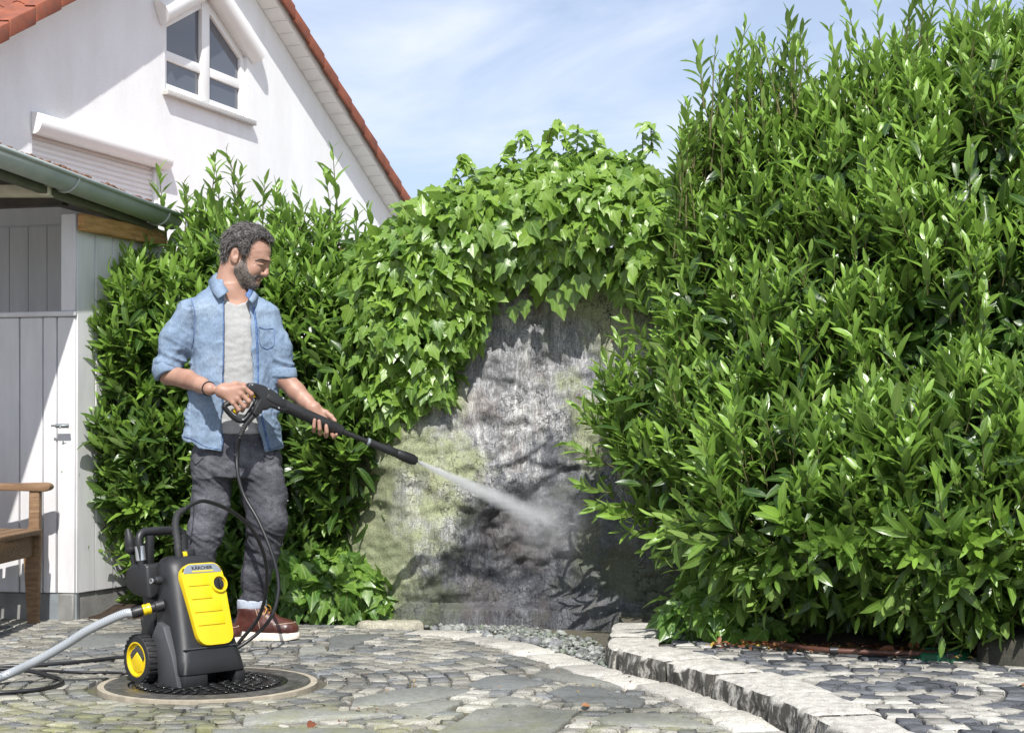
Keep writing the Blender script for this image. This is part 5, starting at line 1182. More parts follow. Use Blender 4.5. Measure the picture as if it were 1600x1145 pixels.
# ================================================================== WATER JET
J0 = t1 + ax3 * .004; J1 = P(884, 828, 7.32); ja = (J1 - J0).normalized(); JL = (J1 - J0).length
slope = .088
m = MB(); m.lathe([(.004, 0), (.010, .03)] + [(.012 + slope * JL * k / 12, JL * k / 12) for k in range(1, 13)] + [(.001, JL + .01)], J0, ja, 24)
jv = bpy.data.materials.new('water_mist'); jv.use_nodes = True; t_ = jv.node_tree; t_.nodes.clear()
class W_(NB):
    def __init__(s, m): s.m = m; s.t = m.node_tree; s.out = s.n('ShaderNodeOutputMaterial'); s.pos = s.n('ShaderNodeNewGeometry').outputs['Position']
w = W_(jv)
def vm(op, a, b=None):
    q = w.n('ShaderNodeVectorMath'); q.operation = op; w.put(q.inputs[0], a)
    if b is not None: w.put(q.inputs[1] if op != 'SCALE' else q.inputs['Scale'], b)
    return q
rel = vm('SUBTRACT', w.pos, tuple(J0)).outputs[0]; tt = vm('DOT_PRODUCT', rel, tuple(ja)).outputs['Value']
axp = vm('SCALE', tuple(ja), tt).outputs[0]; rad = vm('LENGTH', vm('SUBTRACT', rel, axp).outputs[0]).outputs['Value']
qn = w.math('DIVIDE', rad, w.math('MULTIPLY_ADD', tt, slope, .009))
core = w.math('POWER', w.math('SUBTRACT', 1.0, w.math('MINIMUM', qn, 1.0)), 1.4)
mp = w.n('ShaderNodeMapping'); mp.vector_type = 'POINT'; eul = ja.to_track_quat('X', 'Z').inverted().to_euler(); mp.inputs['Rotation'].default_value = eul; mp.inputs['Scale'].default_value = (7, 45, 45); w.l(rel, mp.inputs['Vector'])
nz2 = w.noise(1.0, 4, .6, v=mp.outputs[0])
fall = w.math('DIVIDE', 1.0, w.math('ADD', w.math('MULTIPLY', tt, 1.9), .05))
end = w.ramp(tt, [(.0, 1), (JL * .3, .85), (JL * .65, .38), (JL * .99, .0)]) if JL < 1 else 1
den = w.math('MULTIPLY', w.math('MULTIPLY', w.math('MULTIPLY', core, fall), w.ramp(nz2, [(.3, .2), (.7, 1.8)])), 62.0)
den = w.math('MULTIPLY', den, end)
pv = w.n('ShaderNodeVolumePrincipled'); pv.inputs['Color'].default_value = (.97, .98, .99, 1); w.l(den, pv.inputs['Density']); pv.inputs['Anisotropy'].default_value = 0.0
w.l(pv.outputs[0], w.out.inputs['Volume'])
jet = m.build('water_jet', jv, smooth=True, label='white jet of water fanning from the lance nozzle onto the rock', cat='water', kind='stuff')
mb2 = MB(); mc = P(862, 812, 7.12); ico = bmesh.new(); bmesh.ops.create_icosphere(ico, subdivisions=3, radius=1); mr = Vector((.26, .13, .24))
mb2.add([mc + Vector((v_.co.x * mr.x, v_.co.y * mr.y, v_.co.z * mr.z)) for v_ in ico.verts], [tuple(x.index for x in f_.verts) for f_ in ico.faces]); ico.free()
jm = bpy.data.materials.new('impact_mist'); jm.use_nodes = True; jm.node_tree.nodes.clear(); w = W_(jm)
rl = vm('LENGTH', vm('DIVIDE', vm('SUBTRACT', w.pos, tuple(mc)).outputs[0], tuple(mr)).outputs[0]).outputs['Value']
dn = w.math('MULTIPLY', w.math('MULTIPLY', w.math('POWER', w.math('SUBTRACT', 1.0, w.math('MINIMUM', rl, 1.0)), 1.5), w.ramp(w.noise(11, 5, .6), [(.35, .2), (.65, 1.6)])), 4.5)
pv = w.n('ShaderNodeVolumePrincipled'); pv.inputs['Color'].default_value = (.97, .98, .99, 1); w.l(dn, pv.inputs['Density']); w.l(pv.outputs[0], w.out.inputs['Volume'])
mb2.build('impact_mist', jm, jet, smooth=True, kind='stuff')
M_drop = NB('water_drop'); M_drop.set(Base_Color=(.9, .92, .95, 1), Roughness=.15, Transmission_Weight=.35, IOR=1.33); M_drop = M_drop.m
V = []; Fq = []; bt_ = np.array([[0, 0, 0], [-.5, 1, 0], [-.5, -.5, .87], [-.5, -.5, -.87], [-2.5, 0, 0]]); bf_ = np.array([[0, 1, 2], [0, 2, 3], [0, 3, 1], [4, 2, 1], [4, 3, 2], [4, 1, 3]])
e1 = ja.orthogonal().normalized(); e2 = ja.cross(e1); Rm = np.array([ja, e1, e2])
k = 0
for i in range(2200):
    t = JL * random.random() ** .8; a = random.random() * 6.28; q = min(1.3, abs(random.gauss(0, .5))) * (t * slope + .008); c = np.array(J0 + ja * t + (e1 * math.cos(a) + e2 * math.sin(a)) * q); s_ = random.uniform(.0006, .0016)
    V.append((bt_ * s_) @ Rm + c); Fq.append(bf_ + 5 * k); k += 1
for i in range(1100):                       # rebound off the rock
    p = P(random.gauss(850, 55), random.gauss(800, 50), 7.3 - abs(random.gauss(0, .12))); s_ = random.uniform(.0006, .002); V.append((bt_ * s_ * np.array([.6, 1, 1])) @ Rm + np.array(p)); Fq.append(bf_ + 5 * k); k += 1
me = mesh_np('spray_droplets', np.vstack(V), np.vstack(Fq)); link_mesh('spray_droplets', me, M_drop, jet, kind='stuff')

# ================================================================== SMALL THINGS BY THE HEDGE
m = MB(); pp = spline([G(1205, 1003, TZ + .02), G(1235, 1008, TZ + .02), G(1290, 1015, TZ + .02), G(1350, 1018, TZ + .02), G(1405, 1020, TZ + .02), G(1480, 1019, TZ + .02)], 6)
m.tube(pp, .0105, 10); ip = m.build('irrigation_pipe', simple('brown_pipe', '#4e3024', .5, .2, 20), smooth=True, label='thin brown irrigation pipe lying along the hedge foot', cat='pipe')  # brown darkened to stand in for shade under the hedge
m = MB(); c = G(1303, 1016, TZ + .02); m.lathe([(.0145, -.016), (.0145, .016)], c, (1, -.05, 0), 14); m.build('pipe_joint', M_blk, ip, smooth=True, autosmooth=40)
vb = empty('valve_box', G(1472, 1024, TZ), 'round green plastic valve lid in the soil under the hedge', 'valve lid'); c = G(1472, 1026, TZ)
M_grn = simple('green_plastic', '#155236', .45, .15, 14)  # green darkened in place of the hedge's shade on the lid
m = MB(); m.lathe([(.105, -.05), (.105, .018), (.1, .024), (.085, .024), (.082, .02), (.001, .022)], c, (0, 0, 1), 36); m.build('lid', M_grn, vb, smooth=True, autosmooth=30)
for k in range(5):
    m = MB(); m.box(c + Vector((0, -.06 + k * .03, .024)), (.13 - abs(k - 2) * .02, .006, .006)); m.build('lid_rib', M_grn, vb)
m = MB(); m.box(c + Vector((.0, -.1, .02)), (.03, .02, .016)); m.build('lid_notch', M_blk, vb)
# mossy boundary stone at the right edge
v = []; c = G(1600, 1040, TZ); c.z = TZ
poly = [(c.x - .07 + .22 * math.cos(a) * 1.0 + .16, c.y + .16 * math.sin(a) + .12) for a in [k * math.pi / 8 for k in range(16)]]
v, f = stone_geo(poly, TZ + .10, .04); me = mesh_py('boundary_stone', v, f, True); me.set_sharp_from_angle(angle=R(50)); tint_attr(me, [tcol('#3f3d33')] * len(v)); link_mesh('boundary_stone', me, M_gran, label='dark mossy boundary stone at the right edge below the hedge', cat='stone')
# fallen leaves and litter
lf_m = NB('fallen_leaf'); a = lf_m.attr('lf').outputs['Vector']; x, y, tone = lf_m.sep(a)
lf_m.set(Base_Color=lf_m.ramp(tone, [(.0, lin('#3c2013')), (.45, lin('#6b3b22')), (.8, lin('#8d6238')), (1, lin('#97843a'))]), Roughness=.6); lf_m = lf_m.m
ll = Leaves(LT, LTF, .5, lf_m, .2); ll.Wm = .22; le = empty('fallen_leaves', (1.4, 5.6, TZ)); setp(le, 'small brown and red fallen leaves scattered along the hedge foot', 'leaf litter', kind='stuff')
for k in range(600):
    x = random.uniform(.75, 3.0); yf = 5.98 - .14 * (x - 1) - abs(random.gauss(0, .14)) * (.4 + .5 * (x > 1.5)); ll.put((x, yf, TZ + .012 + random.random() * .01), rv() * Vector((1, 1, .2)), UP + rv(.3), random.uniform(.012, .04), .25, random.uniform(-.2, .4), random.random())
for px, py, L in ((490, 1134, .05), (908, 1107, .03), (1400, 1022, .08), (1430, 1022, .07), (1520, 1027, .09), (1565, 1032, .06), (1595, 1075, .07), (1275, 925, .0)):
    if L: p = G(px, py, TZ if px > 1000 else .0); ll.put((p.x, p.y, p.z + .012), rv() * Vector((1, .3, .1)), UP + Vector((0, -.5, 0)) + rv(.3), L, .3, .3, random.uniform(.35, .75))
for k in range(60): p = G(random.uniform(520, 1150), random.uniform(1010, 1140)); ll.put((p.x, p.y, .01), rv() * Vector((1, 1, .1)), UP + rv(.3), random.uniform(.006, .014), .4, .2, random.random())
ll.build(le, hide=None, nparts=0)
# ================================================================== THE MAN (distance fields -> meshes)
def smin(a, b, k):
    h = np.clip(.5 + .5 * (b - a) / k, 0, 1); return b + (a - b) * h - k * h * (1 - h)
class SDF:
    def __init__(s, xs, ys, zs): s.x, s.y, s.z = (np.asarray(q, np.float32) for q in (xs, ys, zs)); s.F = np.full((len(xs), len(ys), len(zs)), 10., np.float32)
    def cut(s, lo, hi):
        sl = tuple(slice(max(0, int(np.searchsorted(a, l)) - 1), min(len(a), int(np.searchsorted(a, h)) + 1)) for a, l, h in zip((s.x, s.y, s.z), lo, hi))
        return sl, s.x[sl[0]][:, None, None], s.y[sl[1]][None, :, None], s.z[sl[2]][None, None, :]
    def op(s, fn, lo, hi, k=.01, sub=False):
        m = max(k, .012) + .008; sl, X, Y, Z = s.cut([q - m for q in lo], [q + m for q in hi]); a = s.F[sl]
        if a.size == 0: return
        d = np.broadcast_to(fn(X, Y, Z), a.shape); s.F[sl] = smin(a, d, k) if not sub else -smin(-a, d, k)
    def cone(s, a, b, ra, rb, k=.01, sy=1.0, sub=False):
        a = np.array(a, np.float32); b = np.array(b, np.float32); d = b - a; dd = float(d @ d) + 1e-9
        def fn(X, Y, Z):
            t = np.clip(((X - a[0]) * d[0] + (Y - a[1]) * d[1] + (Z - a[2]) * d[2]) / dd, 0, 1)
            return np.sqrt((X - a[0] - t * d[0]) ** 2 + ((Y - a[1] - t * d[1]) / sy) ** 2 + (Z - a[2] - t * d[2]) ** 2) - (ra + (rb - ra) * t)
        r = max(ra, rb) * max(1, sy); s.op(fn, np.minimum(a, b) - r, np.maximum(a, b) + r, k, sub)
    def chain(s, pts, rads, k=.01, sy=1.0):
        for i in range(len(pts) - 1): s.cone(pts[i], pts[i + 1], rads[i], rads[i + 1], k, sy)
    def ell(s, c, r, k=.01, ang=0., sub=False):            # ang: tilt in the x-z plane
        ca, sa = math.cos(ang), math.sin(ang)
        def fn(X, Y, Z):
            x = X - c[0]; z = Z - c[2]; u = (x * ca + z * sa) / r[0]; w = (-x * sa + z * ca) / r[2]; v = (Y - c[1]) / r[1]
            k0 = np.sqrt(u * u + v * v + w * w); return (k0 - 1) * min(r)
        m = max(r); s.op(fn, [q - m for q in c], [q + m for q in c], k, sub)
    def loft(s, tab, yaw, Yc, e=2.3, k=.01):               # rows (z, cx, a, b), z ascending
        T = np.array(sorted(tab), np.float32); ca, sa = math.cos(yaw), math.sin(yaw)
        def fn(X, Y, Z):
            cx = np.interp(Z, T[:, 0], T[:, 1]); a = np.interp(Z, T[:, 0], T[:, 2]); b = np.interp(Z, T[:, 0], T[:, 3])
            x = X - cx; y = Y - Yc; u = np.abs(x * ca + y * sa) / a; v = np.abs(-x * sa + y * ca) / b
            d = ((u ** e + v ** e) ** (1 / e) - 1) * np.minimum(a, b)
            return np.maximum(d, np.maximum(T[0, 0] - Z, Z - T[-1, 0]))
        s.op(fn, [s.x[0], s.y[0], T[0, 0]], [s.x[-1], s.y[-1], T[-1, 0]], k)
    def mesh(s, name, F_=None, smooth=True):
        Fv = s.F if F_ is None else F_; S = Fv < 0; c = np.zeros(tuple(q - 1 for q in S.shape), np.uint8); nx, ny, nz = c.shape
        for i in (0, 1):
            for j in (0, 1):
                for k in (0, 1): c += S[i:i + nx, j:j + ny, k:k + nz]
        act = (c > 0) & (c < 8); I = np.argwhere(act); n = len(I); vid = np.full(act.shape, -1, np.int32); vid[act] = np.arange(n)
        acc = np.zeros((n, 3)); cnt = np.zeros(n)
        cor = [(i, j, k) for i in (0, 1) for j in (0, 1) for k in (0, 1)]
        val = {q: Fv[I[:, 0] + q[0], I[:, 1] + q[1], I[:, 2] + q[2]] for q in cor}
        pos = {q: np.column_stack([s.x[I[:, 0] + q[0]], s.y[I[:, 1] + q[1]], s.z[I[:, 2] + q[2]]]) for q in cor}
        for a in cor:
            for ax in range(3):
                if a[ax]: continue
                b = tuple(1 if t == ax else a[t] for t in range(3)); va, vb = val[a], val[b]; m = (va < 0) != (vb < 0)
                t = (va[m] / (va[m] - vb[m]))[:, None]; acc[m] += pos[a][m] * (1 - t) + pos[b][m] * t; cnt[m] += 1
        V = acc / np.maximum(cnt, 1)[:, None]; Q = []
        for ax in range(3):
            sl0 = [slice(1, -1)] * 3; sl1 = [slice(1, -1)] * 3; sl0[ax] = slice(0, -1); sl1[ax] = slice(1, None)
            A, B2 = S[tuple(sl0)], S[tuple(sl1)]; E = np.argwhere(A != B2)
            if not len(E): continue
            ins = A[E[:, 0], E[:, 1], E[:, 2]]; o = [1, 1, 1]; o[ax] = 0; C = E + np.array(o)
            u, w = [(1, 2), (2, 0), (0, 1)][ax]
            def cell(du, dw): q = C.copy(); q[:, u] += du; q[:, w] += dw; return vid[q[:, 0], q[:, 1], q[:, 2]]
            q = np.column_stack([cell(-1, -1), cell(0, -1), cell(0, 0), cell(-1, 0)]); q[~ins] = q[~ins][:, ::-1]; Q.append(q)
        Q = np.vstack(Q); Q = Q[(Q >= 0).all(1)]
        return mesh_np(name, V, Q, smooth)
def displace(me, fn):
    n = len(me.vertices); co = np.zeros(n * 3, np.float32); me.vertices.foreach_get('co', co); no = np.zeros(n * 3, np.float32); me.vertices.foreach_get('normal', no)
    co = co.reshape(-1, 3); no = no.reshape(-1, 3); d = np.array([fn(*p) for p in co.tolist()], np.float32)[:, None]; me.vertices.foreach_set('co', (co + no * d).ravel()); me.update()
def relax(me, it=2, f=.5):
    n = len(me.vertices); co = np.zeros(n * 3, np.float32); me.vertices.foreach_get('co', co); co = co.reshape(-1, 3)
    e = np.zeros(len(me.edges) * 2, np.int32); me.edges.foreach_get('vertices', e); e = e.reshape(-1, 2); deg = np.bincount(e.ravel(), minlength=n)[:, None]
    for _ in range(it):
        a = np.zeros_like(co)
        for k in range(3): a[:, k] = np.bincount(e[:, 0], co[e[:, 1], k], n) + np.bincount(e[:, 1], co[e[:, 0], k], n)
        co = co * (1 - f) + f * a / np.maximum(deg, 1)
    me.vertices.foreach_set('co', co.astype(np.float32).ravel()); me.update()
def poly_sd(U, V, poly):
    d = np.full(np.broadcast(U, V).shape, 1e9); ins = np.zeros(d.shape, bool); k = len(poly)
    for i in range(k):
        (x0, y0), (x1, y1) = poly[i], poly[(i + 1) % k]; ex, ey = x1 - x0, y1 - y0
        t = np.clip(((U - x0) * ex + (V - y0) * ey) / (ex * ex + ey * ey + 1e-9), 0, 1); d = np.minimum(d, (U - x0 - t * ex) ** 2 + (V - y0 - t * ey) ** 2)
        if y0 != y1: ins ^= ((y0 > V) != (y1 > V)) & (U < (x1 - x0) * (V - y0) / (y1 - y0) + x0)
    d = np.sqrt(d); return np.where(ins, -d, d)
MY = 6.85; MS = MY / F
def mp(px, py, dy=0.0): q = P(px, py, MY); q.y += dy; return q
def zp(py): return CH + (HZ - py) * MS
def xp(px): return (px - 800) * MS
man = None
# ---- skin
bs_ = NB('skin'); n1 = bs_.noise(35, 4, .6); n2 = bs_.noise(8, 4, .6)
cs_ = bs_.mix(bs_.ramp(n2, [(.3, (.30, .16, .112, 1)), (.7, (.44, .26, .188, 1))]), bs_.ramp(n1, [(.3, .85), (.7, 1.12)]), .6, 'MULTIPLY')
bs_.set(Base_Color=cs_, Roughness=.5, Subsurface_Weight=.12, Subsurface_Radius=(.012, .004, .002), Subsurface_Scale=.4); bs_.bump(bs_.noise(380, 3), .12, .002); M_skin = bs_.m
zs = np.concatenate([np.arange(.03, .95, .009), np.arange(.95, 1.16, .0028), np.arange(1.16, 1.49, .007), np.arange(1.49, 1.87, .0027)])
sb = SDF(np.arange(xp(236), xp(534), .0029), np.arange(6.50, 7.00, .0031), zs)
def hz_(zx, zy, d=0.0): return np.array([xp(330 + zx / 8.81), MY + d, zp(340 + zy / 8.81)])
u_ = MS / 8.81
def HE(zx, zy, d, rx, ry, rz, k=.012, ang=0., sub=False): sb.ell(hz_(zx, zy, d), (rx * u_, ry, rz * u_), k, ang, sub)
HE(465, 395, 0, 290, .074, 275, .01); HE(600, 460, 0, 222, .062, 215, .02); HE(572, 675, 0, 150, .056, 265, .03, R(-19))
for s in (-1, 1):
    sb.cone(hz_(400, 700, s * .05), hz_(560, 910, s * .018), 75 * u_, 68 * u_, .02)
    HE(610, 730, s * .036, 70, .02, 70, .025)
    sb.cone(hz_(700, 575, s * .040), hz_(785, 590, s * .018), 34 * u_, 32 * u_, .012)
    HE(745, 655, s * .036, 55, .016, 34, .008, 0, True)
    HE(705, 657, s * .030, 38, .014, 24, .006)
    HE(705, 785, s * .015, 38, .011, 30, .008)
sb.cone(hz_(785, 600), hz_(775, 650), 30 * u_, 26 * u_, .012); sb.cone(hz_(768, 645), hz_(757, 768), 25 * u_, 40 * u_, .008)
HE(725, 800, 0, 40, .012, 22, .008)
sb.cone(hz_(645, 845, -.018), hz_(660, 845, 0), 30 * u_, 34 * u_, .01); sb.cone(hz_(645, 845, .018), hz_(660, 845, 0), 30 * u_, 34 * u_, .01)
sb.cone(hz_(615, 895, -.016), hz_(635, 893, 0), 30 * u_, 32 * u_, .008); sb.cone(hz_(615, 895, .016), hz_(635, 893, 0), 30 * u_, 32 * u_, .008)
HE(575, 935, 0, 65, .024, 58, .014)
HE(665, 866, 0, 42, .03, 6, .003, R(6), True)
for s in (-1, 1):                          # ears
    HE(368, 545, s * .078, 58, .013, 108, .006, R(-8)); HE(385, 540, s * .092, 34, .009, 62, .004, R(-8), True)
    sb.cone(hz_(395, 590, s * .083), hz_(380, 640, s * .08), 20 * u_, 24 * u_, .006)
sb.cone(hz_(320, 600), hz_(235, 1010), 178 * u_, 205 * u_, .03, sy=1.0)
sb.cone(hz_(390, 800, -.03), hz_(300, 1080, -.045), 55 * u_, 40 * u_, .02); sb.cone(hz_(420, 960), hz_(425, 1010), 40 * u_, 38 * u_, .02)
TORSO = [(zp(725), xp(368), .160, .098), (zp(680), xp(367), .160, .098), (zp(600), xp(366), .148, .095), (zp(550), xp(366), .155, .098), (zp(510), xp(364), .152, .092), (zp(485), xp(361), .138, .078), (zp(470), xp(360), .105, .068), (zp(458), xp(360), .072, .062), (zp(448), xp(358), .058, .058)]
YAW = R(20)
sb.loft(TORSO, YAW, MY, k=.02)
# arms
RA = [mp(296, 494, 0), mp(266, 586, -.015)]; sb.chain(RA, [.044, .044], .02)
sb.chain([mp(266, 586, -.015), mp(300, 594, -.10), mp(328, 604, -.19), mp(346, 611, -.262)], [.043, .041, .033, .0272], .015)
LA = [mp(417, 500, .02), mp(443, 590, .01)]; sb.chain(LA, [.044, .044], .02)
lh = lambda px, py, Y: P(px, py, Y)
sb.chain([mp(443, 590, .01), lh(463, 612, 6.845), lh(478, 627, 6.825), lh(490, 638, 6.805)], [.043, .040, .033, .0275], .015)
# right hand round the grip
HY = 6.558
R_ = lambda px, py, dy=0.0: P(px, py, HY + dy)
w0 = R_(347, 611, .02)
for (mx, my), r in zip(((381, 606), (377, 615), (371, 623), (364, 629)), (.0135, .0135, .013, .012)): sb.cone(w0, R_(mx, my, 0), .0255, r, .012)
sb.cone(R_(352, 604, .03), R_(372, 606, .03), .017, .014, .012)
for ch, r in ((((381, 606, 0), (393, 615.5, .008), (392, 624, .034), (385, 622.5, .052)), .0106), (((377, 615, 0), (388.5, 626.5, .006), (386.5, 634, .03), (379, 631.5, .05)), .0108), (((371, 623, 0), (381.5, 635, .006), (378.5, 641, .03), (372, 637.5, .048)), .0102), (((364, 629, 0), (373, 640, .006), (369, 644.5, .026), (363.5, 641, .042)), .0092)):
    pts = [R_(*q) for q in ch]; sb.cone(pts[0], pts[1], r * 1.12, r * 1.02, .0045); sb.cone(pts[1], pts[2], r * 1.02, r * .95, .003); sb.cone(pts[2], pts[3], r * .95, r * .85, .003)
sb.chain([R_(352, 606, .03), R_(368, 600, .06), R_(381, 602, .075), R_(392, 607, .075)], [.016, .013, .0115, .0095], .006)
# left hand under the barrel
wl = lh(490, 638, 6.805)
for (mx, my, Y), r in zip(((514, 664, 6.802), (507, 666, 6.796), (499, 666, 6.79), (490, 662, 6.788)), (.013, .0132, .0128, .0118)): sb.cone(wl, lh(mx, my, Y), .026, r, .012)
sb.cone(lh(497, 641, 6.815), lh(507, 650, 6.815), .02, .018, .012)
for ch, r in ((((514, 664, 6.802), (519, 679, 6.772), (521.5, 682.5, 6.745), (526, 679, 6.727)), .0098), (((507, 666, 6.796), (509.5, 681, 6.757), (510.5, 675, 6.722), (509.5, 665, 6.72)), .0102), (((499, 666, 6.79), (500, 677.5, 6.748), (499.5, 670, 6.716), (498.5, 658, 6.715)), .0100), (((490, 662, 6.788), (490.5, 673.5, 6.745), (490.5, 667, 6.712), (491.5, 656, 6.711)), .0092)):
    pts = [lh(*q) for q in ch]; sb.cone(pts[0], pts[1], r * 1.1, r, .004); sb.cone(pts[1], pts[2], r, r * .96, .003); sb.cone(pts[2], pts[3], r * .96, r * .86, .003)
sb.chain([lh(499, 642, 6.81), lh(509, 644.5, 6.805), lh(517, 650.5, 6.797), lh(523.5, 657.5, 6.79)], [.017, .0128, .0115, .009], .006)
# legs under the jeans
LEG_R = [mp(337, 715, -.02), mp(331, 790, -.03), mp(324, 832, -.05), mp(315, 880, -.05), mp(318, 965, -.06)]
LEG_L = [mp(401, 715, .02), mp(414, 775, .0), mp(420, 815, -.02), mp(411, 855, .0), mp(392, 965, .04)]
sb.chain(LEG_R, [.07, .06, .05, .05, .036], .02); sb.chain(LEG_L, [.07, .065, .055, .05, .036], .02)
me = sb.mesh('person'); relax(me, 2, .5)
def skinfold(x, y, z):
    zx = ((x / MS + 800) - 330) * 8.81; zy = (HZ - (z - CH) / MS - 340) * 8.81
    d = 0.0
    if 600 < zx < 850 and 420 < zy < 600: d += .00028 * math.sin(zy / 11 + .012 * zx)      # forehead lines
    if zx < 720 and 610 < zx and 640 < zy < 700: d -= .0005 * math.sin((zy + .5 * zx) / 9)
    return d
displace(me, skinfold)
man = link_mesh('person', me, M_skin, label='man in open denim shirt and grey jeans holding the spray gun', cat='person')
# ---- hair, beard, brows, eyes: cut out of the head shape in profile
hl, hh = hz_(60, 1050, -.12), hz_(950, 0, .12)
gx = np.arange(xp(341), xp(436), .0024); gy = np.arange(MY - .11, MY + .11, .0024); gz = np.arange(zp(462), zp(342), .0024)
ZX = ((gx / MS + 800) - 330) * 8.81; ZY = (HZ - (gz - CH) / MS - 340) * 8.81
def strands(me, n, length, r, flow, jit, seg=4):
    """thin curved locks rooted on a surface"""
    m = len(me.polygons); ce = np.zeros(m * 3, np.float32); me.polygons.foreach_get('center', ce); no = np.zeros(m * 3, np.float32); me.polygons.foreach_get('normal', no); ce = ce.reshape(-1, 3); no = no.reshape(-1, 3)
    idx = rng.integers(0, m, n); V = []; Q = []; k = 0
    for i in idx:
        p = Vector(ce[i]); N = Vector(no[i])
        if N.y > .6: continue
        d = flow(p, N) + rv(jit); d = (d - N * d.dot(N) * .75 + N * .25).normalized(); L = length * random.uniform(.6, 1.3); c = rv(.5)
        a = d.orthogonal().normalized(); b_ = d.cross(a); q = p - N * .001
        for j in range(seg + 1):
            rr = r * (1 - .75 * j / seg); V += [q + a * rr, q - a * .5 * rr + b_ * .87 * rr, q - a * .5 * rr - b_ * .87 * rr]
            d = (d + c * .28 - N * .12).normalized(); q = q + d * L / seg
        for j in range(seg):
            for t in range(3): Q.append((k + j * 3 + t, k + j * 3 + (t + 1) % 3, k + j * 3 + 3 + (t + 1) % 3, k + j * 3 + 3 + t))
        k += 3 * (seg + 1)
    return np.array([tuple(v) for v in V]), np.array(Q)
def hairmat(name, dark, grey, thr):
    b = NB(name); n = b.noise(170, 5, .7); n2 = b.noise(28, 4, .6)
    b.set(Base_Color=b.mix(b.ramp(n, [(.36, dark), (.62, grey)]), b.ramp(n, [(.3, dark), (.55, dark), (.75, grey)]), b.ramp(n2, thr)), Roughness=.5, Specular_IOR_Level=.4); b.bump(n, .8, .004); return b.m
M_hair = hairmat('greying_hair', (.014, .012, .011, 1), (.22, .195, .18, 1), [(.35, 0), (.55, 1)]); M_beard = hairmat('grey_beard', (.04, .03, .025, 1), (.25, .205, .175, 1), [(.3, 0), (.6, .5)])
HP = [(165, 655), (135, 520), (150, 340), (225, 190), (340, 85), (440, 58), (560, 70), (680, 105), (790, 180), (870, 270), (880, 330), (862, 385), (820, 372), (770, 335), (700, 322), (640, 345), (600, 410), (575, 470), (560, 540), (500, 565), (455, 545), (428, 470), (375, 436), (318, 462), (290, 545), (262, 640), (215, 665)]
sh = SDF(gx, gy, gz); sh.ell(hz_(490, 380, 0), (378 * u_, .0885, 330 * u_), .004); sh.ell(hz_(230, 560, 0), (95 * u_, .062, 120 * u_), .02)
pol = poly_sd(ZX[:, None], ZY[None, :], HP).astype(np.float32)[:, None, :] * u_
sh.F = -smin(-sh.F, -np.broadcast_to(pol + .006, sh.F.shape), .008)
me = sh.mesh('hair'); relax(me, 2, .5)
displace(me, lambda x, y, z: .004 * mnoise.noise((x * 50, y * 50, z * 50)) + .002 * mnoise.noise((x * 140, y * 140, z * 140)))
hm = link_mesh('hair', me, M_hair, man)
c0 = Vector(hz_(430, 480, 0))
def flow(p, N): return (p - c0).normalized().cross(Vector((0, -1, .2))) * -1 + Vector((-.5, 0, -.35))
M_h2 = simple('dark_hair', (.016, .013, .012), .4, .3, 60); M_h3 = simple('grey_hair', (.30, .28, .265), .4, .25, 60)
for cnt, mt_ in ((7500, M_h2), (3600, M_h3)):
    V, Q = strands(me, cnt, .026, .0007, flow, .6); m2 = mesh_np('hair_locks', V, Q); link_mesh('hair_locks', m2, mt_, hm)
BP = [(452, 545), (505, 520), (520, 600), (530, 690), (560, 770), (610, 815), (655, 800), (705, 803), (712, 830), (665, 838), (640, 850), (640, 885), (625, 905), (655, 925), (640, 965), (590, 1000), (520, 1000), (440, 985), (395, 900), (345, 790), (340, 720), (400, 670), (435, 610)]
slb, X_, Y_, Z_ = sb.cut((gx[0], gy[0], zp(456)), (gx[-1], gy[-1], gz[-1]))
hx_, hyy, hzz = sb.x[slb[0]], sb.y[slb[1]], sb.z[slb[2]]; UX = ((hx_ / MS + 800) - 330) * 8.81; UZ = (HZ - (hzz - CH) / MS - 340) * 8.81
def patch(poly, off, name, mat, k=.003):
    q = SDF(hx_, hyy, hzz); pd = poly_sd(UX[:, None], UZ[None, :], poly).astype(np.float32)[:, None, :] * u_
    q.F = -smin(-(sb.F[slb] - off), -np.broadcast_to(pd, q.F.shape), k); me = q.mesh(name); relax(me, 1, .5); return link_mesh(name, me, mat, man), me
bo, me = patch(BP, .0018, 'beard', M_beard, .005)
displace(me, lambda x, y, z: .0008 * mnoise.noise((x * 150, y * 150, z * 150)))
for cnt, mt_ in ((2600, M_h2), (2200, M_h3)):
    V, Q = strands(me, cnt, .008, .0005, lambda p, N: Vector((.35, 0, -1)), .5, 2); m2 = mesh_np('beard_hairs', V, Q); link_mesh('beard_hairs', m2, mt_, bo)
patch([(625, 612), (700, 583), (800, 600), (812, 618), (760, 612), (700, 603), (640, 625)], .0032, 'eyebrow', M_hair)
patch([(640, 655), (690, 666), (728, 664), (722, 674), (685, 676), (645, 664)], .0022, 'eyelashes', M_hair, .001)
patch([(645, 862), (690, 852), (684, 872), (655, 880)], .0010, 'lips', simple('lips', (.32, .155, .115), .5, .1), .002)

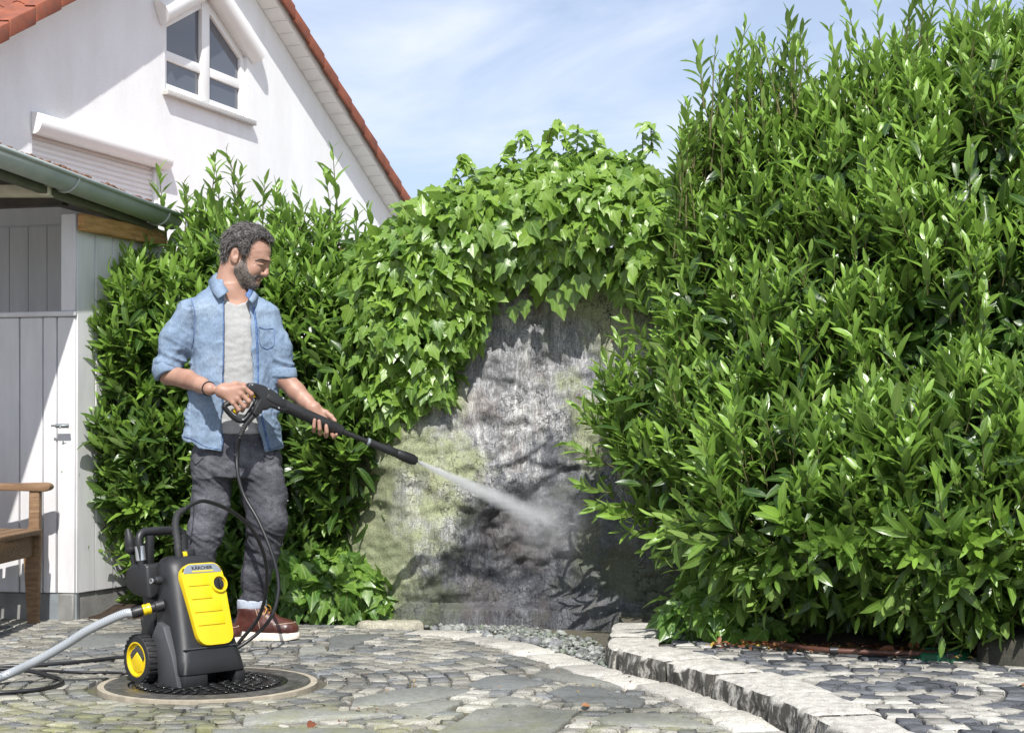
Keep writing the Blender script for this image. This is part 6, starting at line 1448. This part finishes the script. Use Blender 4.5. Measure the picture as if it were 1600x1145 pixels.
# ---- clothes
def fabric(name, stops, weave, rough=.85, scale=6, fine=420, bump=.4, crease=(1, 1, .5)):
    b = NB(name); n = b.noise(scale, 5, .62); w1 = b.noise(fine, 2, .6, v=b.map((1, 1, .25))); w2 = b.noise(60, 4, .65)
    c = b.mix(b.ramp(n, stops), b.ramp(w1, [(.3, 1 - weave), (.7, 1 + weave)]), 1.0, 'MULTIPLY'); c = b.mix(c, b.ramp(w2, [(.3, .88), (.7, 1.1)]), .7, 'MULTIPLY')
    b.set(Base_Color=c, Roughness=rough, Specular_IOR_Level=.25); cr = b.noise(16, 4, .6, v=b.map(crease), dist=.8); b.bump(b.math('ADD', b.math('MULTIPLY', cr, 3.0), b.mix(w1, w2, .5)), bump, .004); return b.m
M_denim = fabric('light_denim', [(.3, (.14, .195, .28, 1)), (.5, (.185, .25, .34, 1)), (.75, (.255, .32, .405, 1))], .2, fine=330, bump=.55, crease=(1.2, 1, .6))
M_denimd = fabric('denim_seam', [(.3, (.06, .11, .24, 1)), (.7, (.14, .22, .40, 1))], .4, scale=60)
M_tee = fabric('grey_jersey', [(.3, (.30, .30, .295, 1)), (.7, (.38, .38, .375, 1))], .10)
M_jean = fabric('grey_jeans', [(.3, (.036, .036, .044, 1)), (.5, (.068, .068, .079, 1)), (.68, (.15, .15, .168, 1))], .4, scale=5, crease=(.8, .8, 1.9), bump=.5)
M_cuff = fabric('jeans_inside', [(.3, (.32, .36, .43, 1)), (.7, (.45, .49, .55, 1))], .2)
# T-shirt
st_ = SDF(np.arange(xp(290), xp(450), .005), np.arange(6.66, 7.02, .005), np.arange(zp(735), zp(455), .005))
tab = [(z, c, a + .012, b_ + .012) for z, c, a, b_ in TORSO]; st_.loft(tab, YAW, MY, k=.01)
NK = [(280, 440), (345, 440), (352, 462), (362, 475), (374, 480), (387, 475), (393, 462), (400, 440), (470, 440), (470, 1), (280, 1)]
gpx = st_.x / MS + 800; gpy = HZ - (st_.z - CH) / MS
pd = poly_sd(gpx[:, None], gpy[None, :], NK).astype(np.float32)[:, None, :] * MS; st_.F = np.maximum(st_.F, -np.broadcast_to(pd, st_.F.shape))
st_.F = np.maximum(st_.F, np.broadcast_to((zp(678) - st_.z)[None, None, :], st_.F.shape))
me = st_.mesh('t_shirt'); relax(me, 2, .5)
displace(me, lambda x, y, z: .006 * abs(mnoise.noise((x * 6, y * 6, z * 24))) + .002 * mnoise.noise((x * 30, y * 30, z * 50)))
link_mesh('t_shirt', me, M_tee, man)
# denim shirt
ss = SDF(np.arange(xp(232), xp(464), .0042), np.arange(6.62, 7.06, .0042), np.arange(zp(715), zp(432), .0042))
ST = [(zp(712), xp(365), .222, .142), (zp(650), xp(364), .208, .138), (zp(600), xp(364), .192, .132), (zp(560), xp(364), .184, .13), (zp(510), xp(363), .184, .126), (zp(487), xp(358), .182, .114), (zp(473), xp(356), .162, .102), (zp(462), xp(356), .130, .092), (zp(452), xp(357), .096, .082), (zp(444), xp(357), .074, .074), (zp(438), xp(356), .064, .068)]
ss.loft(ST, YAW, MY, e=2.25, k=.01)
ss.chain([mp(296, 490, -.005), mp(277, 530, -.005), mp(264, 578, -.015)], [.064, .067, .0625], .035)
ss.cone(mp(264, 572, -.015), mp(266, 588, -.018), .0625, .059, .01)
ss.chain([mp(412, 493, .02), mp(429, 540, .025), mp(440, 582, .015)], [.066, .062, .0545], .035)
gpx = ss.x / MS + 800; gpy = HZ - (ss.z - CH) / MS
OPEN = [(352, 430), (357, 462), (358, 500), (357.5, 600), (356, 715), (421, 715), (411, 670), (401, 620), (399, 560), (397, 500), (392, 470), (388, 430)]
pd = poly_sd(gpx[:, None], gpy[None, :], OPEN).astype(np.float32)[:, None, :] * MS; front = (ss.y - (MY + .0))[None, :, None]
ss.F = np.maximum(ss.F, -np.maximum(np.broadcast_to(pd, ss.F.shape), front))
HEM = [(200, 400), (480, 400), (480, 694), (447, 697), (430, 703), (418, 706), (400, 706), (356, 705), (338, 704), (320, 700), (300, 689), (286, 684), (200, 680)]
pd = poly_sd(gpx[:, None], gpy[None, :], HEM).astype(np.float32)[:, None, :] * MS; ss.F = np.maximum(ss.F, np.broadcast_to(pd, ss.F.shape))
# sleeve mouths: cut each sleeve at its rolled hem, hollow it
def plane_cut(c, n, rad):
    sl, X, Y, Z = ss.cut([q - rad for q in c], [q + rad for q in c]); d = (X - c[0]) * n[0] + (Y - c[1]) * n[1] + (Z - c[2]) * n[2]; dist = np.sqrt((X - c[0]) ** 2 + (Y - c[1]) ** 2 + (Z - c[2]) ** 2) - rad * .95
    ss.F[sl] = np.maximum(ss.F[sl], -np.maximum(-d, dist).astype(np.float32))
CR, NR = mp(266, 584, -.02), Vector((.42, -.12, -.9)).normalized(); CL, NL = mp(443.5, 590.5, .012), Vector((.12, -.1, -1)).normalized()
plane_cut(CR, NR, .085)
me = ss.mesh('denim_shirt'); relax(me, 2, .5)
def sfold(x, y, z):
    px = x / MS + 800; py = HZ - (z - CH) / MS; d = 0.0
    low_ = max(0, min(1, (py - 520) / 150)); 
    d +=   .012 * low_ * mnoise.noise((x * 17, y * 12, z * 2.6)) - .012 * (abs(mnoise.noise((x * 9 + z * 6, y * 9, z * 9 - x * 8))) - .2) - .007 * (abs(mnoise.noise((x * 19 - z * 12, y * 15, z * 12 + x * 9))) - .2)
    if px < 305 or px > 428:                       # sleeves: rings towards the elbow
        k = max(0, min(1, (py - 490) / 80)); d += .02 * k * (.3 - abs(mnoise.noise((x * 8 + z * 6, y * 8, z * 26 + x * 7)))) 
    d -= .006 * math.exp(-((px - 303 - (py - 500) * .05) / 4) ** 2) * (1 if 480 < py < 575 else 0)
    return d + .0016 * mnoise.noise((x * 55, y * 55, z * 55))
displace(me, sfold); relax(me, 1, .4)
shirt = link_mesh('denim_shirt', me, M_denim, man)
def bvh_of(m): 
    bm = bmesh.new(); bm.from_mesh(m); t = BVHTree.FromBMesh(bm); bm.free(); return t
bshirt = bvh_of(me)
def onsurf(bvh, px, py, off=.002):
    o = Vector((0, 0, CH)); d = (P(px, py, 6.85) - o).normalized(); h = bvh.ray_cast(o, d)
    return None if h[0] is None else (h[0] + h[1] * off, h[1])
def ribbon(bvh, path, w, name, mat, parent, off=.0022, thick=.0012):
    """a strip of cloth lying on a garment"""
    L, Rr, Nn = [], [], []
    for i, (px, py) in enumerate(path):
        a = path[max(0, i - 1)]; b_ = path[min(len(path) - 1, i + 1)]; t = Vector((b_[0] - a[0], b_[1] - a[1])).normalized(); q = Vector((-t.y, t.x)) * w / 2
        h0 = onsurf(bvh, px + q.x, py + q.y, off); h1 = onsurf(bvh, px - q.x, py - q.y, off)
        if h0 is None or h1 is None or abs(h0[0].y - h1[0].y) > .04: continue
        L.append(h0[0]); Rr.append(h1[0])
    if len(L) < 2: return None
    m = MB(); n = len(L); m.add(L + Rr, [(i, i + 1, n + i + 1, n + i) for i in range(n - 1)]); o = m.build(name, mat, parent, smooth=True); md = o.modifiers.new('t', 'SOLIDIFY'); md.thickness = thick * 2; md.offset = 0; return o
def lerp_path(pts, n): 
    q = spline([Vector((a, b_, 0)) for a, b_ in pts], n); return [(v_.x, v_.y) for v_ in q]
ribbon(bshirt, lerp_path([(352.5, 466), (353, 500), (352.5, 560), (352, 620), (351, 700)], 8), 7.0, 'placket', M_denim, shirt, .002, .0018)
ribbon(bshirt, lerp_path([(348.6, 468), (348.8, 500), (348.4, 560), (348, 620), (347, 700)], 8), .9, 'placket_seam', M_denimd, shirt, .003)
ribbon(bshirt, lerp_path([(355.6, 470), (356, 500), (355.6, 560), (355, 620), (354, 700)], 8), .9, 'placket_edge', M_denimd, shirt, .0042)
ribbon(bshirt, lerp_path([(396, 480), (400, 510), (402.5, 560), (404, 620), (413, 670), (421, 702)], 8), 3.2, 'placket_fray', M_denimd, shirt, .002)
for pts in ([(404, 511), (414, 514), (427, 513)], [(404, 511), (406, 538), (417, 546)], [(417, 546), (428, 539), (428, 514)]): ribbon(bshirt, lerp_path(pts, 5), .8, 'pocket_seam', M_denimd, shirt, .0015)
ribbon(bshirt, lerp_path([(297, 462), (304, 485), (304, 520), (300, 545)], 6), .8, 'shoulder_seam', M_denimd, shirt, .0012)
ribbon(bshirt, lerp_path([(287, 681.5), (302, 686), (320, 697), (338, 701), (354, 702)], 6), .8, 'hem_seam', M_denimd, shirt, .0012); ribbon(bshirt, lerp_path([(420, 703), (432, 699), (445, 694)], 6), .8, 'hem_seam', M_denimd, shirt, .0012)
M_btn = simple('pearl_button', '#e8e6de', .3, .05, 40)
for px, py in ((353, 479), (355.5, 513), (354.5, 548), (352, 582), (350, 651), (341, 461.5)):
    h = onsurf(bshirt, px, py, .003)
    if h: m = MB(); m.lathe([(.0058, -.002), (.0058, .001), (.0045, .0022), (.001, .0016)], h[0], h[1], 14); m.build('button', M_btn, shirt, smooth=True, autosmooth=50)
# rolled cuffs
def cuff(c, n, r0, r1, h, sy, name):
    a = n.orthogonal().normalized(); b_ = n.cross(a); prof = [(r0, 0), (r1 - .003, .0), (r1, -.006), (r1, -h + .006), (r1 - .004, -h), (r0, -h)]; k = 28; v = []
    for j, (r, t) in enumerate(prof):
        for i in range(k):
            th = 2 * math.pi * i / k; q = (a * math.cos(th) + b_ * math.sin(th)) * r * (1 + .03 * math.sin(th * 5 + t * 60)); q.y *= sy; v.append(c + q + n * (t + .003 * math.sin(th * 3)))
    m = MB(); m.add(v, [(j * k + i, j * k + (i + 1) % k, (j + 1) * k + (i + 1) % k, (j + 1) * k + i) for j in range(5) for i in range(k)]); return m.build(name, M_denim, shirt, smooth=True)
cuff(CR + NR * .004, NR, .05, .0665, .046, 1, 'rolled_cuff'); cuff(CL + NL * .006, NL, .044, .0585, .045, 1, 'rolled_cuff')
h = [(249, 585), (254, 574)]
# collar
def sheet(rows, name, mat, parent, th=.004):
    r = [spline(q, 5) for q in rows]; n = len(r[0]); m = MB(); m.add([p for q in r for p in q], [(j * n + i, j * n + i + 1, (j + 1) * n + i + 1, (j + 1) * n + i) for j in range(len(r) - 1) for i in range(n - 1)])
    o = m.build(name, mat, parent, smooth=True); md = o.modifiers.new('t', 'SOLIDIFY'); md.thickness = th; md.offset = 0; return o
sheet([[P(339, 426, 6.89), P(346, 439, 6.785), P(357, 455, 6.745)], [P(333, 430, 6.885), P(340, 446, 6.757), P(351, 460, 6.722)], [P(325, 440, 6.87), P(331, 454, 6.75), P(341, 467, 6.712)]], 'collar', M_denim, shirt)
sheet([[P(338, 428, 6.89), P(345, 430, 6.94), P(364, 437, 6.95), P(382, 446, 6.92), P(390, 452, 6.84)], [P(335, 445, 6.89), P(345, 447, 6.95), P(364, 452, 6.96), P(384, 458, 6.93), P(393, 462, 6.84)]], 'collar_stand', M_denimd, shirt)
sheet([[P(390, 449, 6.85), P(387.5, 455, 6.79), P(383, 460, 6.755)], [P(396, 454, 6.84), P(393, 461, 6.775), P(388.5, 467, 6.735)]], 'collar', M_denimd, shirt)
sheet([[P(396, 454, 6.842), P(393, 461, 6.777), P(388.5, 467, 6.737)], [P(404, 462, 6.84), P(400, 468, 6.775), P(394, 474, 6.737)]], 'collar', M_denim, shirt)
# jeans
sj = SDF(np.arange(xp(275), xp(465), .0052), np.arange(6.62, 7.05, .0052), np.arange(zp(962), zp(655), .0052))
sj.loft([(zp(745), xp(369), .172, .118), (zp(700), xp(367), .178, .115), (zp(682), xp(367), .170, .107), (zp(660), xp(366), .158, .1)], YAW, MY, k=.02)
sj.chain([mp(334, 722, -.02), mp(331, 790, -.03), mp(324, 832, -.05), mp(314, 872, -.05), mp(317, 930, -.055), mp(319, 965, -.06)], [.095, .079, .071, .068, .056, .053], .03)
sj.chain([mp(404, 722, .02), mp(414, 775, .0), mp(419, 815, -.02), mp(411, 855, .0), mp(399, 900, .025), mp(391, 945, .035)], [.098, .092, .083, .071, .060, .0535], .03)
sj.F = np.maximum(sj.F, (zp(948) - sj.z)[None, None, :])
me = sj.mesh('jeans'); relax(me, 2, .5)
def jfold(x, y, z):
    py = HZ - (z - CH) / MS; k = math.exp(-((py - 850) / 38) ** 2) + .8 * math.exp(-((py - 745) / 26) ** 2) + .9 * math.exp(-((py - 935) / 22) ** 2)
    r = abs(mnoise.noise((x * 8, y * 8, z * 27 + x * 16))); d = .024 * k * (.22 - r) + .004 * mnoise.noise((x * 14, y * 14, z * 18)) + .004 * (.3 - abs(mnoise.noise((x * 20, y * 20, z * 36 - x * 20))))
    return d
displace(me, jfold); relax(me, 1, .4)
jeans = link_mesh('jeans', me, M_jean, man); bj = bvh_of(me)
M_jd = fabric('jeans_seam', [(.3, (.018, .018, .024, 1)), (.7, (.05, .05, .06, 1))], .3, scale=60)
for pts in ([(374, 682), (373, 720), (374, 765)], [(366, 690), (367, 725), (373, 745)], [(300, 715), (306, 725), (318, 715)], [(432, 702), (424, 716), (412, 712)], [(383, 775), (386, 830), (381, 880), (378, 925)], [(300, 760), (303, 800), (298, 850)]): ribbon(bj, lerp_path(pts, 6), .9, 'seam', M_jd, jeans, .0012)
c = mp(391.5, 946, .036); a = MB(); k = 26; v = []
for r, t in ((.05, .024), (.063, .024), (.0655, .018), (.066, -.02), (.062, -.026), (.05, -.026)): v += [c + Vector((math.cos(2 * math.pi * i / k) * r * 1.0, math.sin(2 * math.pi * i / k) * r * .95, t + .003 * math.sin(4 * math.pi * i / k))) for i in range(k)]
a.add(v, [(j * k + i, j * k + (i + 1) % k, (j + 1) * k + (i + 1) % k, (j + 1) * k + i) for j in range(5) for i in range(k)]); a.build('turn_up', M_cuff, jeans, smooth=True)
c2 = mp(318.5, 952, -.06); a = MB(); a.add([p - c + c2 for p in [Vector(q) for q in v]], [(j * k + i, j * k + (i + 1) % k, (j + 1) * k + (i + 1) % k, (j + 1) * k + i) for j in range(5) for i in range(k)]); a.build('turn_up', M_cuff, jeans, smooth=True)
# boots (built once in their own space, x towards the toe)
bl_ = NB('oxblood_leather'); n1 = bl_.noise(18, 5, .6)
bl_.set(Base_Color=bl_.ramp(n1, [(.3, (.045, .013, .010, 1)), (.7, (.095, .030, .022, 1))]), Roughness=bl_.ramp(bl_.noise(40, 4), [(.3, .28), (.7, .48)]), Coat_Weight=.15); bl_.bump(bl_.noise(160, 4), .25, .002); M_leather = bl_.m
M_sole = simple('cream_sole', '#e6dccb', .7, .08, 20, .2, 80); M_lace = simple('tan_lace', '#b98a3e', .8, .15, 60); M_stitch = simple('pale_stitch', '#c9b79a', .8, 0)
sbt = SDF(np.arange(-.03, .33, .0035), np.arange(-.075, .075, .0035), np.arange(.02, .2, .0035))
sbt.cone((.05, 0, .07), (.045, 0, .05), .043, .046, .02, .92); sbt.cone((.068, 0, .15), (.06, 0, .07), .05, .046, .02, .9); sbt.cone((.09, 0, .125), (.17, 0, .075), .045, .042, .03, .95); sbt.cone((.12, 0, .055), (.225, 0, .048), .042, .042, .03, 1.12)
sbt.ell((.235, 0, .05), (.056, .051, .036), .025); sbt.F = np.maximum(sbt.F, (.03 - sbt.z)[None, None, :]); sbt.F = np.maximum(sbt.F, (sbt.z - .14)[None, None, :])
bme = sbt.mesh('boot_upper'); relax(bme, 2, .5); displace(bme, lambda x, y, z: .0015 * mnoise.noise((x * 40, y * 40, z * 40)) + (.0025 * (.3 - abs(mnoise.noise((x * 40, y * 12, z * 14)))) if .12 < x < .2 else 0)); bme.materials.append(M_leather)
foot_o = [(-.008, 0), (-.004, .028), (.012, .042), (.05, .046), (.1, .043), (.15, .048), (.2, .056), (.245, .053), (.28, .036), (.294, .010)]
outl = foot_o + [(x, -y) for x, y in foot_o[::-1] if y > 0]
def boot(M):
    u = link_mesh('boot', bme, None, man, matrix=M)
    def ch(mb_, name, mat, **kw): mb_.v = [tuple(M @ Vector(p)) for p in mb_.v]; return mb_.build(name, mat, u, **kw)
    m = MB(); n = len(outl); m.add([(x, y, .002 + (.006 if x > .25 else 0)) for x, y in outl] + [(x * 1.005, y * 1.04, .012 + (.004 if x > .25 else 0)) for x, y in outl] + [(x, y * 1.03, .030 + .006 * (x < .1)) for x, y in outl] + [(x * .99, y * .96, .034 + .006 * (x < .1)) for x, y in outl], [tuple(reversed(range(n))), tuple(range(3 * n, 4 * n))] + [(k_ * n + i, k_ * n + (i + 1) % n, (k_ + 1) * n + (i + 1) % n, (k_ + 1) * n + i) for k_ in range(3) for i in range(n)])
    ch(m, 'sole', M_sole, smooth=True, autosmooth=40)
    bt = bvh_of(bme)
    def loc(x, y, z): h = bt.find_nearest(Vector((x, y, z))); return h[0] + h[1] * .0012
    m = MB(); m.tube([loc(.19 + .085 * math.cos(t), .047 * math.sin(t), .078 - .008 * abs(math.sin(t))) for t in [k_ * math.pi / 12 - math.pi / 2 for k_ in range(13)]], .0012, 5); ch(m, 'toe_stitch', M_stitch, smooth=True)
    m = MB(); m.tube([loc(.13 - .02 * q, -.05, .05 + .1 * q) for q in [0, .2, .4, .6, .8, 1]], .001, 5); ch(m, 'side_stitch', M_stitch, smooth=True)
    for i in range(5):
        x, z = .165 - .015 * i, .095 + .011 * i; m = MB(); m.tube([loc(x, -.03, z - .006), loc(x + .012, -.012, z + .012), loc(x + .014, .012, z + .012), loc(x, .03, z - .006)], .0024, 6); ch(m, 'lace', M_lace, smooth=True)
    for s in (-1, 1):
        m = MB(); m.tube(spline([loc(.1, 0, .14), Vector((.13, s * .02, .155)), Vector((.155, s * .035, .14)), Vector((.15, s * .045, .115))], 5), .0022, 6); ch(m, 'lace_bow', M_lace, smooth=True)
hl_ = G(366, 1000); hl_.z = 0; hl_.y = 6.9
hl_.x = (366 - 800) / F * 6.88
boot(Matrix.Translation(Vector((hl_.x, 6.875, 0))) @ Matrix.Rotation(R(-6), 4, 'Z'))
boot(Matrix.Translation(Vector((xp(293), 6.80, 0))) @ Matrix.Rotation(R(-24), 4, 'Z') @ Matrix.Scale(.985, 4))
m = MB(); q = [mp(346 + .0, 611, -.262)]; ax = (mp(346, 611, -.262) - mp(328, 604, -.19)).normalized(); m.lathe([(.0305, -.0025), (.0325, 0), (.0305, .0025), (.0285, 0)], mp(343.5, 610, -.255), ax, 24); m.build('wristband', M_rub, man, smooth=True)
